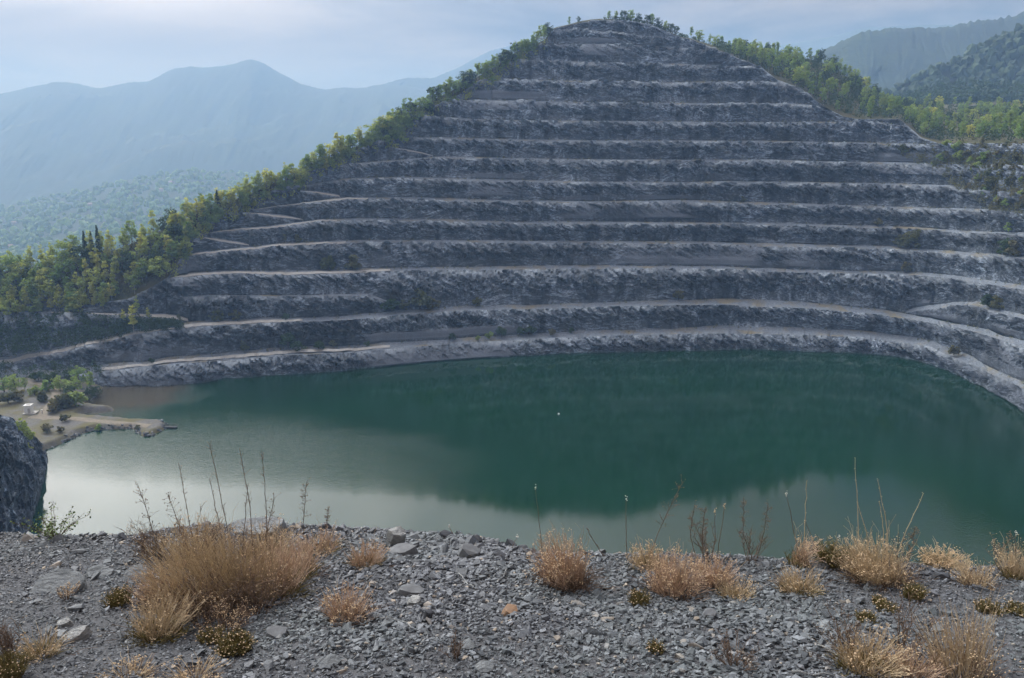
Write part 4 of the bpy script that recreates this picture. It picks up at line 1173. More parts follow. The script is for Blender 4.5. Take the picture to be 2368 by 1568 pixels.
# trees on the shore flat
for (u, v, key, s, lab) in ((140, 905, 'round_green', 0.7, 'bright green tree at the back of the shore thicket'), (165, 890, 'round_dark', 0.7, 'dark tree at the back of the shore thicket'), (185, 896, 'round_green', 0.85, 'tallest tree of the shore thicket'),
                            (210, 905, 'birch_green', 0.75, 'light green tree at the water side of the shore thicket'), (205, 918, 'round_dark', 0.62, 'dark tree at the water side of the shore thicket'), (160, 925, 'round_dark', 0.6, 'dark tree in the middle of the shore thicket'),
                            (150, 945, 'shrub_olive', 2.4, 'olive bush at the front of the shore thicket'), (175, 940, 'shrub_green', 2.6, 'green bush at the front of the shore thicket'), (135, 948, 'shrub_olive', 2.2, 'olive bush by the track at the front of the shore thicket'),
                            (10, 910, 'round_green', 0.75, 'bright green tree left of the white hut, at the picture edge'), (38, 912, 'round_green', 0.8, 'bright green tree behind the white hut'), (58, 905, 'birch_green', 0.55, 'small bright green tree beside the shore track'),
                            (-20, 915, 'round_green', 0.8, 'bright green tree cut by the left picture edge'), (98, 930, 'shrub_olive', 1.9, 'olive bush inside the bend of the shore track'), (80, 915, 'shrub_green', 1.6, 'green bush inside the bend of the shore track'),
                            (110, 905, 'shrub_green', 2.0, 'green bush at the upper inside of the track bend'), (125, 955, 'shrub_olive', 1.8, 'olive bush where the track meets the spit'), (20, 935, 'shrub_olive', 2.2, 'olive bush on the mound left of the hut'),
                            (45, 930, 'shrub_olive', 2.0, 'olive bush on the mound just behind the hut'), (150, 975, 'shrub_olive', 1.2, 'low olive bush at the root of the spit'), (110, 1000, 'shrub_olive', 1.4, 'olive bush on the near side of the shore flat'), (140, 1000, 'shrub_olive', 1.0, 'small olive bush right of the near-side one'),
                            (175, 912, 'round_green', 0.7, 'green tree in the heart of the shore thicket'), (225, 908, 'round_dark', 0.55, 'dark tree at the right tip of the shore thicket'), (118, 890, 'shrub_dark', 2.2, 'dark bush behind the shore track'), (90, 882, 'shrub_dark', 2.0, 'dark bush at the back of the shore flat'),
                            (228, 984, 'shrub_green', 1.0, 'small green bush on the spit'), (290, 985, 'shrub_green', 0.7, 'smallest green bush on the spit'), (318, 985, 'shrub_olive', 0.8, 'olive bush near the tip of the spit')):
    p = on_z(u, v, 2.0); p[2] = float(shore_h(p[:2][None])[0])
    plant_tree('shore_bush' if key.startswith('shrub') else 'shore_tree', key, p, s, lab, 'bush' if key.startswith('shrub') else 'tree', 'trees and bushes on the shore flat', 1.1)
for (u, v, Y, s, lab) in ((52, 1004, 247, 0.62, 'yellow-green tree on the top of the near rock spur'), (68, 1024, 250, 0.6, 'yellow-green tree on the lake side of the near rock spur'), (66, 1050, 246, 0.45, 'small yellow-green tree lowest on the near rock spur')):
    plant_tree('spur_tree', 'round_yellow', at_Y(u, v, Y) - np.array([0, 0, 1.0]), s, lab, 'tree', 'trees on the near rock spur', 0.75)

# ------------------------------------------------------------------ hut, jetty, blocks and buoy at the lake
M_white = plain_material('white_paint', (0.80, 0.80, 0.78), (0.70, 0.70, 0.68), 0.7, 0.6)
M_conc = plain_material('concrete', (0.50, 0.49, 0.46), (0.40, 0.39, 0.37), 0.9, 1.2)
M_steel = plain_material('dark_steel', (0.06, 0.065, 0.07), (0.03, 0.03, 0.035), 0.5, 2.0)
p = on_z(68, 957, 2.2); p[2] = float(shore_h(p[:2][None])[0])
hut = tag(link('hut', None, None, p, (0, 0, 0.15)), 'small white hut with flat roof on a pale slab by the track', 'hut')
link('slab', MB().box((0.6, 0, 0.12), (5.0, 3.8, 0.5)).mesh('slab', M_conc), hut)
link('wall', MB().box((0, 0, 1.9), (2.7, 2.4, 3.1)).mesh('wall', M_white), hut)
rf = link('roof', MB().box((0, 0, 3.56), (3.0, 2.7, 0.22)).mesh('roof', M_white), hut)
link('hatch', MB().box((0.1, 0.0, 3.74), (1.6, 1.2, 0.14)).mesh('hatch', M_conc), rf)
dr = link('door', MB().box((0.5, -1.215, 1.36), (0.9, 0.06, 2.0)).mesh('door', M_conc), hut)
link('handle', MB().box((0.8, -1.27, 1.4), (0.06, 0.05, 0.2)).mesh('handle', M_steel), dr)
p = on_z(98, 958, 2.2); p[2] = float(shore_h(p[:2][None])[0])
pk = tag(link('pump_box', None, None, (p[0], p[1], p[2])), 'small white box on a post right of the hut', 'box')
link('post', MB().box((0, 0, 0.7), (0.16, 0.16, 1.4)).mesh('post', M_steel), pk)
link('cabinet', MB().box((0, 0, 1.5), (0.8, 0.4, 0.7)).mesh('cabinet', M_white), pk)
a, b = on_z(374, 989, 0.0), on_z(409, 990, 0.0)
L = float(np.linalg.norm(b - a)); az = math.atan2(b[1] - a[1], b[0] - a[0])
jt = tag(link('jetty', None, None, a, (0, 0, az)), 'small dark floating jetty with railings at the tip of the spit', 'jetty')
for k in range(8):
    link('plank', MB().box((L * (k + 0.5) / 8, 0, 0.62), (L / 8 - 0.05, 1.7, 0.08)).mesh('plank', M_steel), jt)
for s in (-0.6, 0.6):
    t = np.linspace(0, 1, 4)
    link('float', MB().tubes(np.stack([t * L * 0.9 + 0.2, 0 * t + s, 0 * t + 0.25], -1)[None], 0.32, 10).mesh('float', M_steel, True), jt)
for s in (-0.8, 0.8):
    rl_ = MB()
    for h in (1.15, 1.65): rl_.tubes(np.array([[(0, s, h), (L * 1.1, s, h)]]), 0.045, 5)
    for x in np.linspace(0, L * 1.1, 5): rl_.tubes(np.array([[(x, s, 0.5), (x, s, 1.65)]]), 0.045, 5)
    link('railing', rl_.mesh('railing', M_steel), jt)
pb = on_z(1292, 958, 0.0)
by = tag(link('buoy', None, None, pb), 'tiny white buoy floating in the middle of the lake', 'buoy')
bm = bmesh.new(); bmesh.ops.create_uvsphere(bm, u_segments=12, v_segments=8, radius=0.42)
me = bpy.data.meshes.new('float'); bm.to_mesh(me); bm.free(); me.materials.append(M_white); link('float', me, by, (0, 0, 0.12))
link('ring', MB().tubes(np.array([[(0, 0, 0.45), (0, 0, 0.75)]]), 0.06, 6).mesh('ring', M_steel), by)


# ------------------------------------------------------------------ stones
def chip(r, n=9, flat=0.4):
    bm = bmesh.new()
    a = np.sort(r.uniform(0, 6.28, n)); rad = r.uniform(0.7, 1.0, n) * 0.5
    for k in range(n):
        bm.verts.new((math.cos(a[k]) * rad[k], math.sin(a[k]) * rad[k] * r.uniform(0.6, 0.8), (flat * 0.5 if k % 2 else -flat * 0.5) * r.uniform(0.6, 1.0)))
    for k in range(3): bm.verts.new((r.uniform(-.3, .3), r.uniform(-.22, .22), flat * 0.5 * r.choice([-1, 1])))
    res = bmesh.ops.convex_hull(bm, input=bm.verts)
    bmesh.ops.delete(bm, geom=[g for g in res['geom_interior'] if isinstance(g, bmesh.types.BMVert)], context='VERTS')
    bmesh.ops.triangulate(bm, faces=bm.faces[:])
    bm.verts.index_update()
    V = np.array([v.co[:] for v in bm.verts]); F = np.array([[v.index for v in f.verts] for f in bm.faces])
    bm.free()
    return V, F


rc = np.random.default_rng(55)
CHIPS = [chip(rc, rc.integers(5, 8), rc.uniform(0.14, 0.36)) for _ in range(14)]


def stone_material(name, lo, hi, obj=False):
    m, k = new_mat(name)
    f = k.n('ShaderNodeObjectInfo').outputs['Random'] if obj else k.n('ShaderNodeNewGeometry').outputs['Random Per Island']
    pos = k.n('ShaderNodeNewGeometry').outputs['Position']
    nz = k.noise(pos, 55, 4, 0.65)
    cc = k.ramp(f, [(0.0, lo), (0.35, tuple(0.6 * np.array(lo) + 0.4 * np.array(hi) * 0.8)), (0.75, tuple(0.3 * np.array(lo) + 0.55 * np.array(hi))), (0.95, hi), (1.0, (0.36, 0.29, 0.21))])
    pt = k.noise(pos, 0.8, 3, 0.5)
    cc = k.mix(k.ramp(pt, [(0.4, 0.0), (0.68, 0.5)]), cc, (0.17, 0.20, 0.20))
    cc = k.mix(1.0, cc, k.ramp(nz, [(0.3, 0.72), (0.7, 1.2)]), 'MULTIPLY')
    return finish(m, k, cc, 0.62, bump(k, nz, 0.4, 0.01), 0.4)


M_stone = stone_material('slate_chips', (0.024, 0.028, 0.035), (0.215, 0.23, 0.25))
M_stone_o = stone_material('slate_stones', (0.045, 0.05, 0.058), (0.18, 0.19, 0.205), True)


def rot_z_tilt(r, n, tilt):
    a = r.uniform(0, 6.28, n); tx_, ty_ = r.normal(0, tilt, n), r.normal(0, tilt, n) - 0.10
    ca, sa = np.cos(a), np.sin(a); o, z = np.ones(n), np.zeros(n)
    Rz = np.stack([ca, -sa, z, sa, ca, z, z, z, o], -1).reshape(n, 3, 3)
    c, s = np.cos(tx_), np.sin(tx_); Rx = np.stack([o, z, z, z, c, -s, z, s, c], -1).reshape(n, 3, 3)
    c, s = np.cos(ty_), np.sin(ty_); Ry = np.stack([c, z, s, z, o, z, -s, z, c], -1).reshape(n, 3, 3)
    return Rx @ Ry @ Rz


def sample_fg(r, n, vlo=1205, vhi=1640, beyond=0.30, wide=0):
    ys_, xs_ = r.uniform(2.7, 7.6, n * 3), r.uniform(-6.6, 6.6, n * 3)
    zz_ = fg_z(xs_, ys_)
    T = (CAMZ - zz_) / ys_
    v = 784 + FP * np.tan(np.arctan(T) - PITCH)
    yi = (784 - v) / FP
    u = 1184 + xs_ / ys_ * (math.cos(PITCH) + yi * math.sin(PITCH)) * FP
    ok = (u > -110 - wide) & (u < 2480 + wide) & (v < vhi) & (ys_ < crest_y(xs_) + beyond)
    i = np.flatnonzero(ok)[:n]
    return np.stack([xs_[i], ys_[i], zz_[i]], -1), u[i], v[i]


NCH = 66000
P, pu, pv_ = sample_fg(rc, NCH, wide=300)
NCH = len(P)
coarse = np.clip(fbm(p3(P[:, 0] * 0.7, P[:, 1] * 0.7, 0), 3, 131) * 0.9 + 0.25, 0, 1)
blocky = np.exp(-(((pu - 1080) / 230) ** 2 + ((pv_ - 1275) / 60) ** 2)) + 0.7 * np.exp(-(((pu - 830) / 160) ** 2 + ((pv_ - 1440) / 60) ** 2))
size = np.exp(rc.normal(0, 0.38, NCH)) * (0.0175 + 0.022 * coarse + 0.02 * blocky) * (0.72 + 0.075 * P[:, 1])
size = np.clip(size, 0.012, 0.10)
Rm = rot_z_tilt(rc, NCH, 0.30)
which = rc.integers(0, len(CHIPS), NCH)
g = MB()
for ci, (cV, cF) in enumerate(CHIPS):
    s = np.flatnonzero(which == ci)
    V = np.einsum('nij,vj->nvi', Rm[s], cV) * size[s, None, None] * np.array([1.15, 1, 1])
    V = V + P[s][:, None] + np.array([0, 0, 1])[None, None] * (rc.uniform(0.0, 0.016, len(s)) + size[s] * 0.06)[:, None, None]
    g.add(V.reshape(-1, 3), (cF[None] + len(cV) * np.arange(len(s))[:, None, None]).reshape(-1, 3))
go = tag(link('gravel', g.mesh('gravel', M_stone), scree), None, None, None, 'stuff')
# the larger stones one by one
cms = [make_mesh('stone', V, F, M_stone_o) for V, F in [chip(rc, rc.integers(7, 10), rc.uniform(0.28, 0.6)) for _ in range(12)]]
P, pu, pv_ = sample_fg(rc, 290)
for i in range(len(P)):
    bl = math.exp(-(((pu[i] - 1080) / 260) ** 2 + ((pv_[i] - 1275) / 70) ** 2))
    s = rc.uniform(0.06, 0.12) * (1 + 0.55 * bl) * (0.7 + 0.05 * P[i, 1])
    link('stone', cms[rc.integers(0, 12)], scree, P[i] + np.array([0, 0, 0.012]), (rc.normal(0, 0.3), rc.normal(-0.1, 0.3), rc.uniform(0, 6.28)), (s * rc.uniform(1, 1.6), s, s * rc.uniform(0.7, 1.2)))
for i in range(46):                                  # blocks along the crest
    u = rc.uniform(0, 2368) if i < 16 else rc.normal(1060, 130) if i < 38 else rc.uniform(150, 300)
    v = np.interp(u, *np.array(CREST).T) + rc.uniform(-2, 22)
    q = fg(u, v); s = rc.uniform(0.06, 0.12)
    link('stone', cms[rc.integers(0, 12)], scree, (q[0], q[1], float(fg_z(q[0], q[1])) + 0.02), (rc.normal(0, 0.5), rc.normal(0, 0.5), rc.uniform(0, 6.28)), (s * rc.uniform(1, 1.5), s, s * rc.uniform(0.8, 1.5)))
# armour stones of the spit
for i in range(150):
    t = rc.uniform(14, 26); k = int(t); fr = t - k
    q = poly[k] * (1 - fr) + poly[k + 1] * fr + rc.normal(0, 0.5, 2) + np.array([0, 0.5])
    s = rc.uniform(0.7, 1.7)
    link('stone', cms[rc.integers(0, 12)], shore, (q[0], q[1], float(shore_h(q[None])[0]) + 0.15), (rc.normal(0, 0.4), rc.normal(0, 0.4), rc.uniform(0, 6.28)), (s * 1.3, s, s))


def big_stone(name, u, v, w_, h_, dpt, mat, label, seed, tilt=(0, 0, 0), n=16, rough=0.06):
    r = np.random.default_rng(seed)
    q = fg(u, v); k = q[1] / math.cos(R(30)) / FP * 1.03
    bm = bmesh.new()
    for i in range(n):
        a = i * 2 * math.pi / n * 1.0 + r.uniform(-0.15, 0.15); rr = r.uniform(0.82, 1.0)
        for z in (-0.5, 0.5):
            sh = 1.0 if z < 0 else r.uniform(0.72, 0.95)
            bm.verts.new((math.cos(a) * rr * 0.5 * sh, math.sin(a) * rr * 0.5 * sh, z * r.uniform(0.7, 1.0)))
    res = bmesh.ops.convex_hull(bm, input=bm.verts)
    bmesh.ops.delete(bm, geom=[g_ for g_ in res['geom_interior'] if isinstance(g_, bmesh.types.BMVert)], context='VERTS')
    bmesh.ops.triangulate(bm, faces=bm.faces[:])
    bmesh.ops.subdivide_edges(bm, edges=bm.edges[:], cuts=2, use_grid_fill=True)
    V = np.array([v_.co[:] for v_ in bm.verts])
    d = fbm(V * 3.1 + seed, 3, seed) * rough + (cells(V * np.array([2.5, 2.5, 6.0]) + seed, seed)[0] - 0.5) * rough * 0.7
    V = V * (1 + d[:, None])
    F_ = np.array([[v_.index for v_ in f.verts] for f in bm.faces]) if all(len(f.verts) == 3 for f in bm.faces) else None
    bm.verts.index_update()
    F_ = [[v_.index for v_ in f.verts] for f in bm.faces]; bm.free()
    me = make_mesh(name, V, np.array([f for f in F_ if len(f) == 3]) if all(len(f) == 3 for f in F_) else [np.array([f for f in F_ if len(f) == m_]) for m_ in (3, 4) if any(len(f) == m_ for f in F_)], mat)
    z = float(fg_z(q[0], q[1]))
    return tag(link(name, me, None, (q[0], q[1], z + h_ * k * 0.25), tilt, (w_ * k, dpt * k, h_ * k)), label, 'rock')


def weathered(name, lo, hi, sc):
    m, k = new_mat(name)
    pos = k.n('ShaderNodeNewGeometry').outputs['Position']
    f1 = k.noise(pos, sc, 6, 0.7); f2 = k.noise(k.map(pos, (1, 1, 5)), sc * 1.6, 5, 0.6, 0.6)
    cc = k.mix(k.ramp(f1, [(0.32, 0.0), (0.68, 1.0)]), lo, hi)
    cc = k.mix(k.ramp(f2, [(0.5, 0.0), (0.66, 0.6)]), cc, tuple(0.5 * c for c in lo))
    return finish(m, k, cc, 0.8, bump(k, k.math('ADD', f1, f2), 0.9, 0.03), 0.25)


M_slab = weathered('pale_slab', (0.13, 0.142, 0.148), (0.25, 0.265, 0.268), 9)
M_pale = weathered('pale_stone', (0.24, 0.25, 0.245), (0.45, 0.455, 0.44), 16)
M_black = plain_material('dark_slate', (0.06, 0.062, 0.07), (0.035, 0.037, 0.042), 0.6, 18)
M_grey = plain_material('grey_slate', (0.20, 0.21, 0.215), (0.12, 0.125, 0.13), 0.7, 14)
M_rust = plain_material('rusty_stone', (0.34, 0.20, 0.11), (0.24, 0.17, 0.12), 0.85, 14)
for a in (('rock', 128, 1372, 128, 20, 120, M_slab, 'large flat pale grey slab lying in the scree near the left edge', 1, (0.42, -0.1, 0.2)),
          ('rock', 232, 1333, 60, 16, 60, M_slab, 'flat grey slab just above and right of the largest pale slab', 2, (0.3, 0.0, 0.8)),
          ('rock', 318, 1345, 64, 22, 70, M_slab, 'grey slab half hidden by the left side of the big dry thicket', 3, (0.45, 0.1, 0.3)),
          ('rock', 172, 1476, 74, 24, 40, M_pale, 'whitish grooved angular stone near the bottom left', 4, (0.25, -0.25, 0.5)),
          ('rock', 150, 1446, 34, 18, 26, M_pale, 'smaller whitish stone above the grooved one at the bottom left', 5, (0.2, -0.2, 0.2)),
          ('rock', 600, 1232, 130, 30, 90, M_slab, 'layered grey boulder on the crest behind the big dry thicket', 6, (0.1, 0.05, 0.1)),
          ('rock', 915, 1262, 46, 52, 34, M_pale, 'pale pointed stone standing beside the round bush near the crest', 7, (0.2, 0.2, 0.3)),
          ('rock', 930, 1284, 70, 26, 44, M_grey, 'flat grey stone lying against the pale pointed one near the crest', 8, (0.25, -0.1, 0.1)),
          ('rock', 950, 1370, 72, 26, 34, M_grey, 'long dark grey block lying across the scree below the crest', 9, (0.15, 0.12, 0.05)),
          ('rock', 958, 1395, 40, 22, 30, M_pale, 'whitish rounded stone just below the long dark block', 10, (0.2, 0, 0.4)),
          ('rock', 990, 1434, 24, 34, 22, M_black, 'black upright chip standing in the middle of the scree', 11, (0.1, 0.2, 0.2)),
          ('rock', 1030, 1240, 38, 18, 30, M_black, 'black angular block on the crest, left of the middle', 12, (0.2, 0.3, 0.4)),
          ('rock', 1100, 1256, 36, 18, 28, M_black, 'black angular block on the crest nearer the middle', 13, (0.3, -0.2, 0.9)),
          ('rock', 1085, 1293, 54, 36, 40, M_grey, 'rough grey block just below the crest, left of the middle bush', 14, (0.3, 0.3, 0.2)),
          ('rock', 1180, 1420, 46, 20, 34, M_rust, 'tan and rust coloured stone in the middle scree', 15, (0.3, 0.1, 0.7)),
          ('rock', 1122, 1550, 54, 18, 40, M_slab, 'pale flat stone at the bottom edge, middle', 16, (0.3, 0.0, 0.2)),
          ('rock', 1080, 1500, 46, 18, 36, M_slab, 'flat grey-green stone low in the middle scree', 17, (0.3, 0.1, 0.9)),
          ('rock', 2005, 1315, 60, 18, 40, M_pale, 'flat pale stone between the bushes on the right crest', 18, (0.25, 0.0, 0.3)),
          ('rock', 1895, 1316, 54, 14, 34, M_grey, 'thin grey slab by the flowering bush on the right crest', 19, (0.2, 0.0, 0.1)),
          ('rock', 2020, 1360, 50, 18, 34, M_slab, 'pale stone below the wide bush on the right', 20, (0.3, 0.1, 0.4)),
          ('rock', 1640, 1425, 40, 24, 30, M_grey, 'dark bluish stone below the bush right of the middle', 21, (0.3, 0.1, 0.4)),
          ('rock', 1330, 1478, 40, 20, 30, M_slab, 'grey stone low in the scree, right of the middle', 22, (0.3, 0.2, 0.1)),
          ('rock', 1460, 1500, 46, 24, 34, M_slab, 'weathered pale brown stone at the lower right of the middle', 23, (0.3, 0.2, 0.5)),
          ('rock', 640, 1470, 54, 22, 40, M_grey, 'dark grey slab right of the small green tuft, bottom left', 24, (0.3, 0.1, 0.2)),
          ('rock', 760, 1540, 70, 20, 46, M_slab, 'bluish flat slab at the bottom edge, left of the middle', 25, (0.35, 0.1, 0.6))):
    big_stone(*a)

# ------------------------------------------------------------------ dry plants on the scree
M_straw = plain_material('dry_straw', (0.62, 0.50, 0.33), (0.38, 0.29, 0.185), 0.9, island=True)
M_pink = plain_material('dry_pink_stems', (0.62, 0.46, 0.335), (0.38, 0.26, 0.18), 0.9, island=True)
M_brown = plain_material('dry_brown_twigs', (0.20, 0.14, 0.10), (0.10, 0.072, 0.055), 0.9, island=True)
M_head = plain_material('dry_flower_heads', (0.72, 0.56, 0.36), (0.56, 0.40, 0.25), 0.9, island=True)
M_headw = plain_material('white_flower_heads', (0.82, 0.80, 0.74), (0.7, 0.66, 0.58), 0.9, island=True)
M_green = plain_material('grey_green_leaves', (0.14, 0.15, 0.06), (0.08, 0.10, 0.04), 0.8, island=True)
M_moss = plain_material('olive_tuft', (0.20, 0.16, 0.06), (0.11, 0.095, 0.04), 0.9, island=True)
M_leafg = plain_material('small_green_leaves', (0.20, 0.26, 0.10), (0.10, 0.15, 0.05), 0.7, island=True)


def ground_obj(name, u, v, label, cat, group):
    q = fg(u, v); q[2] = float(fg_z(q[0], q[1]))
    return tag(link(name, None, None, q), label, cat, group), q[1] / math.cos(R(30)) / FP * 1.03


def arcs(r, n, rb, H, spread, m=6, hv=0.35, curl=0.25, wob=0.03):
    """n stems rising from a base disc, leaning outwards"""
    a = r.uniform(0, 6.28, n); q = np.sqrt(r.uniform(0, 1, n))
    base = np.stack([np.cos(a) * q * rb, np.sin(a) * q * rb, np.full(n, -0.01)], -1)
    h = H * (1 - hv * r.uniform(0, 1, n)) * (1 - 0.25 * q)
    a2 = a + r.normal(0, 0.5, n)
    out = spread * (0.15 + 0.85 * q) * r.uniform(0.6, 1.1, n)
    t = np.linspace(0, 1, m)
    P = base[:, None] + np.stack([np.cos(a2)[:, None] * out[:, None] * t ** (1 + curl), np.sin(a2)[:, None] * out[:, None] * t ** (1 + curl), h[:, None] * t ** (1 - 0.3 * curl)], -1)
    wv = r.normal(0, wob * H, (n, m, 3)) * t[None, :, None]
    ln_ = r.normal(0, 0.10 * H, 2)                   # the whole clump leans a little
    P[..., 0] += ln_[0] * t[None] ** 1.5; P[..., 1] += ln_[1] * t[None] ** 1.5
    return P + wv


def branchlets(r, P, n, L, up=0.8):
    """short side shoots from random places on stems P"""
    k = r.integers(0, len(P), n); j = r.uniform(0.35, 1.0, n) * (P.shape[1] - 1)
    j0 = np.minimum(j.astype(int), P.shape[1] - 2); f = (j - j0)[:, None]
    b = P[k, j0] * (1 - f) + P[k, j0 + 1] * f
    d = rvec(r, n) * 0.8 + np.array([0, 0, up]); d /= np.linalg.norm(d, axis=1, keepdims=True)
    l = L * r.uniform(0.4, 1.2, (n, 1))
    t = np.linspace(0, 1, 3)
    return b[:, None] + d[:, None] * (l[:, None] * t[None, :, None])


def clump(u, v, wpx, hpx, label, kind='helichrysum', seed=0, dens=1.0, group='dry bushes on the scree', heads=1.0):
    e, k = ground_obj('dry_bush' if kind in ('helichrysum', 'pink') else 'dry_grass' if kind == 'grass' else 'tuft' if kind == 'tuft' else 'twiggy_plant', u, v, label,
                      'bush' if kind in ('helichrysum', 'pink') else 'plant', group)
    r = np.random.default_rng(1000 + seed + int(u))
    W, H = wpx * k, hpx * k
    if kind in ('helichrysum', 'pink'):
        n = int(215 * dens * max(0.45, W / 0.42))
        P = arcs(r, n, W * 0.24, H * 1.0, W * 0.33, 6, 0.62, 0.25, 0.028)
        mb = MB().tubes(P, np.linspace(0.0019, 0.0010, 6)[None]); B = branchlets(r, P, int(n * 1.3), H * 0.13, 1.6)
        mb.tubes(B, np.linspace(0.0013, 0.0008, 3)[None])
        link('stems', mb.mesh('stems', M_pink if kind == 'pink' else M_straw), e)
        lo = MB(); Pg = arcs(r, int(n * 0.7), W * 0.27, H * 0.42, W * 0.30, 4, 0.6, 0.4, 0.06)
        lo.tubes(Pg, np.linspace(0.0022, 0.0012, 4)[None]); lo.tubes(branchlets(r, Pg, n * 2, H * 0.12), np.linspace(0.0016, 0.001, 3)[None])
        link('lower_leaves', lo.mesh('lower_leaves', M_moss if r.uniform() < 0.6 else M_brown), e)
        Pw = arcs(r, max(6, n // 9), W * 0.22, H * 1.35, W * 0.42, 7, 0.5, 0.2, 0.03)
        link('wisps', MB().tubes(Pw, np.linspace(0.0015, 0.0009, 7)[None]).mesh('wisps', M_straw), e)
        Pl = arcs(r, n // 4, W * 0.45, H * 0.16, W * 0.55, 5, 0.8, 1.2, 0.12)
        link('litter', MB().tubes(Pl, 0.0014).mesh('litter', M_brown), e)
        nh = int(n * 0.5 * heads)
        if nh:
            tips = np.concatenate([P[:, -1], B[:, -1]]); c = tips[r.integers(0, len(tips), nh)]
            c = np.repeat(c, 3, 0) + r.normal(0, 0.008, (nh * 3, 3))
            link('flower_heads', MB().octas(c, r.uniform(0.003, 0.006, len(c))).mesh('flower_heads', M_head), e)
    elif kind == 'grass':
        n = int(360 * dens * W / 0.5)
        P = arcs(r, n, W * 0.40, H * 1.12, W * 0.24, 6, 0.72, 0.35, 0.025)
        link('blades', MB().tubes(P, np.linspace(0.0018, 0.0007, 6)[None]).mesh('blades', M_straw), e)
        P = arcs(r, n // 3, W * 0.42, H * 0.55, W * 0.42, 5, 0.5, 0.9, 0.06)
        link('bent_stems', MB().tubes(P, 0.0016).mesh('bent_stems', M_brown), e)
        c = P[r.integers(0, len(P), int(n * 0.5)), -1] + r.normal(0, 0.02, (int(n * 0.5), 3))
        link('seed_heads', MB().octas(c, r.uniform(0.003, 0.006, len(c))).mesh('seed_heads', M_head), e)
    elif kind == 'tuft':
        n = int(260 * dens * max(0.5, W / 0.2))
        P = arcs(r, n, W * 0.32, H, W * 0.25, 4, 0.4, 0.3, 0.05)
        mb = MB().tubes(P, np.linspace(0.0022, 0.0012, 4)[None]); mb.tubes(branchlets(r, P, n * 2, H * 0.3), 0.0012)
        link('leaves', mb.mesh('leaves', M_moss), e)
        c = P[r.integers(0, n, n // 3), -1]
        link('flower_heads', MB().octas(c, r.uniform(0.003, 0.006, len(c))).mesh('flower_heads', M_head), e)
    elif kind == 'twigs':
        n = int(max(4, 16 * dens))
        P = arcs(r, n, W * 0.12, H, W * 0.42, 8, 0.5, 0.3, 0.025)
        mb = MB().tubes(P, np.linspace(0.0026, 0.0011, 8)[None], 4); B = branchlets(r, P, n * 9, H * 0.16, 1.0); mb.tubes(B, np.linspace(0.0014, 0.0008, 3)[None])
        link('twigs', mb.mesh('twigs', M_brown), e)
        c = np.concatenate([B[:, -1], B[:, 1]]); c = c[r.uniform(size=len(c)) < 0.7]
        link('buds', MB().octas(c, r.uniform(0.002, 0.0045, len(c))).mesh('buds', M_brown if heads < 0.5 else M_head), e)
    elif kind == 'green_shrub':
        n = 20
        P = arcs(r, n, W * 0.06, H, W * 0.52, 8, 0.5, 0.15, 0.03)
        mb = MB().tubes(P, np.linspace(0.0030, 0.0012, 8)[None], 4); B = branchlets(r, P, 150, H * 0.10, 0.6); mb.tubes(B, 0.0011)
        link('twigs', mb.mesh('twigs', M_brown), e)
        lm = MB(); c = np.concatenate([P[:, 2:5].reshape(-1, 3), P[:, 2:5].reshape(-1, 3), P[:, 1:4].reshape(-1, 3), P[:, 3:].reshape(-1, 3), B[:, -1]]); c = c + r.normal(0, 0.012, c.shape)
        leaf_quads(lm, r, c, 0.016)
        link('leaves', lm.mesh('leaves', M_leafg), e)
    return e


G1 = 'plants of the big dry thicket on the left'
clump(480, 1400, 200, 215, 'tall straw-coloured grass forming the middle of the big thicket', 'grass', 1, 1.6, G1)
clump(560, 1385, 170, 170, 'brown-tinged grass at the right side of the tall grass in the thicket', 'grass', 2, 1.3, G1)
clump(640, 1370, 170, 130, 'pinkish bush at the right end of the big thicket', 'pink', 3, 1.2, G1, 0.5)
clump(690, 1330, 120, 90, 'brown bush behind the pinkish one at the right of the thicket', 'pink', 4, 1.0, G1, 0.6)
clump(385, 1400, 130, 110, 'pale dry bush at the left end of the big thicket', 'pink', 5, 1.2, G1, 0.6)
clump(370, 1470, 150, 110, 'dry bush at the lower left front of the big thicket', 'helichrysum', 6, 1.2, G1, 0.5)
clump(350, 1285, 110, 70, 'brown dead bush behind the left end of the thicket', 'twigs', 7, 2.2, G1, 0.2)
clump(450, 1310, 160, 110, 'seedy dry bush behind the tall grass of the thicket', 'helichrysum', 8, 1.0, G1)
clump(620, 1290, 150, 80, 'low dry bush on the crest behind the thicket', 'helichrysum', 9, 0.9, G1)
clump(740, 1280, 110, 60, 'thin brown bush on the crest right of the thicket', 'pink', 10, 0.7, G1, 0.8)
clump(520, 1460, 180, 70, 'tangled fallen stems at the foot of the thicket', 'twigs', 11, 2.6, G1, 0.9)
clump(470, 1440, 210, 120, 'dark twiggy plant in the shade of the thicket', 'twigs', 12, 3.0, G1, 0.3)
clump(590, 1420, 190, 110, 'dark brown twigs under the right side of the thicket', 'twigs', 13, 3.0, G1, 0.3)
clump(355, 1300, 120, 130, 'grey twigs standing up at the far left of the thicket', 'twigs', 63, 1.1, G1, 0.9)
clump(455, 1320, 150, 150, 'fine upright twigs rising from the left half of the thicket', 'twigs', 64, 1.2, G1, 0.9)
clump(545, 1325, 130, 160, 'fine upright twigs rising from the middle of the thicket', 'twigs', 65, 1.1, G1, 0.6)
clump(625, 1315, 120, 120, 'fine upright twigs rising from the right half of the thicket', 'twigs', 66, 1.1, G1, 0.9)
clump(1640, 1305, 110, 110, 'dark upright twigs behind the right-hand bush group', 'twigs', 67, 0.8, 'shrubs on the crest', 0.3)
clump(1735, 1305, 90, 90, 'dark forked twigs between the bush groups on the right crest', 'twigs', 68, 0.7, 'shrubs on the crest', 0.3)
clump(2080, 1325, 110, 110, 'thin dry twigs behind the widest bush', 'twigs', 69, 0.8, 'shrubs on the crest', 0.9)
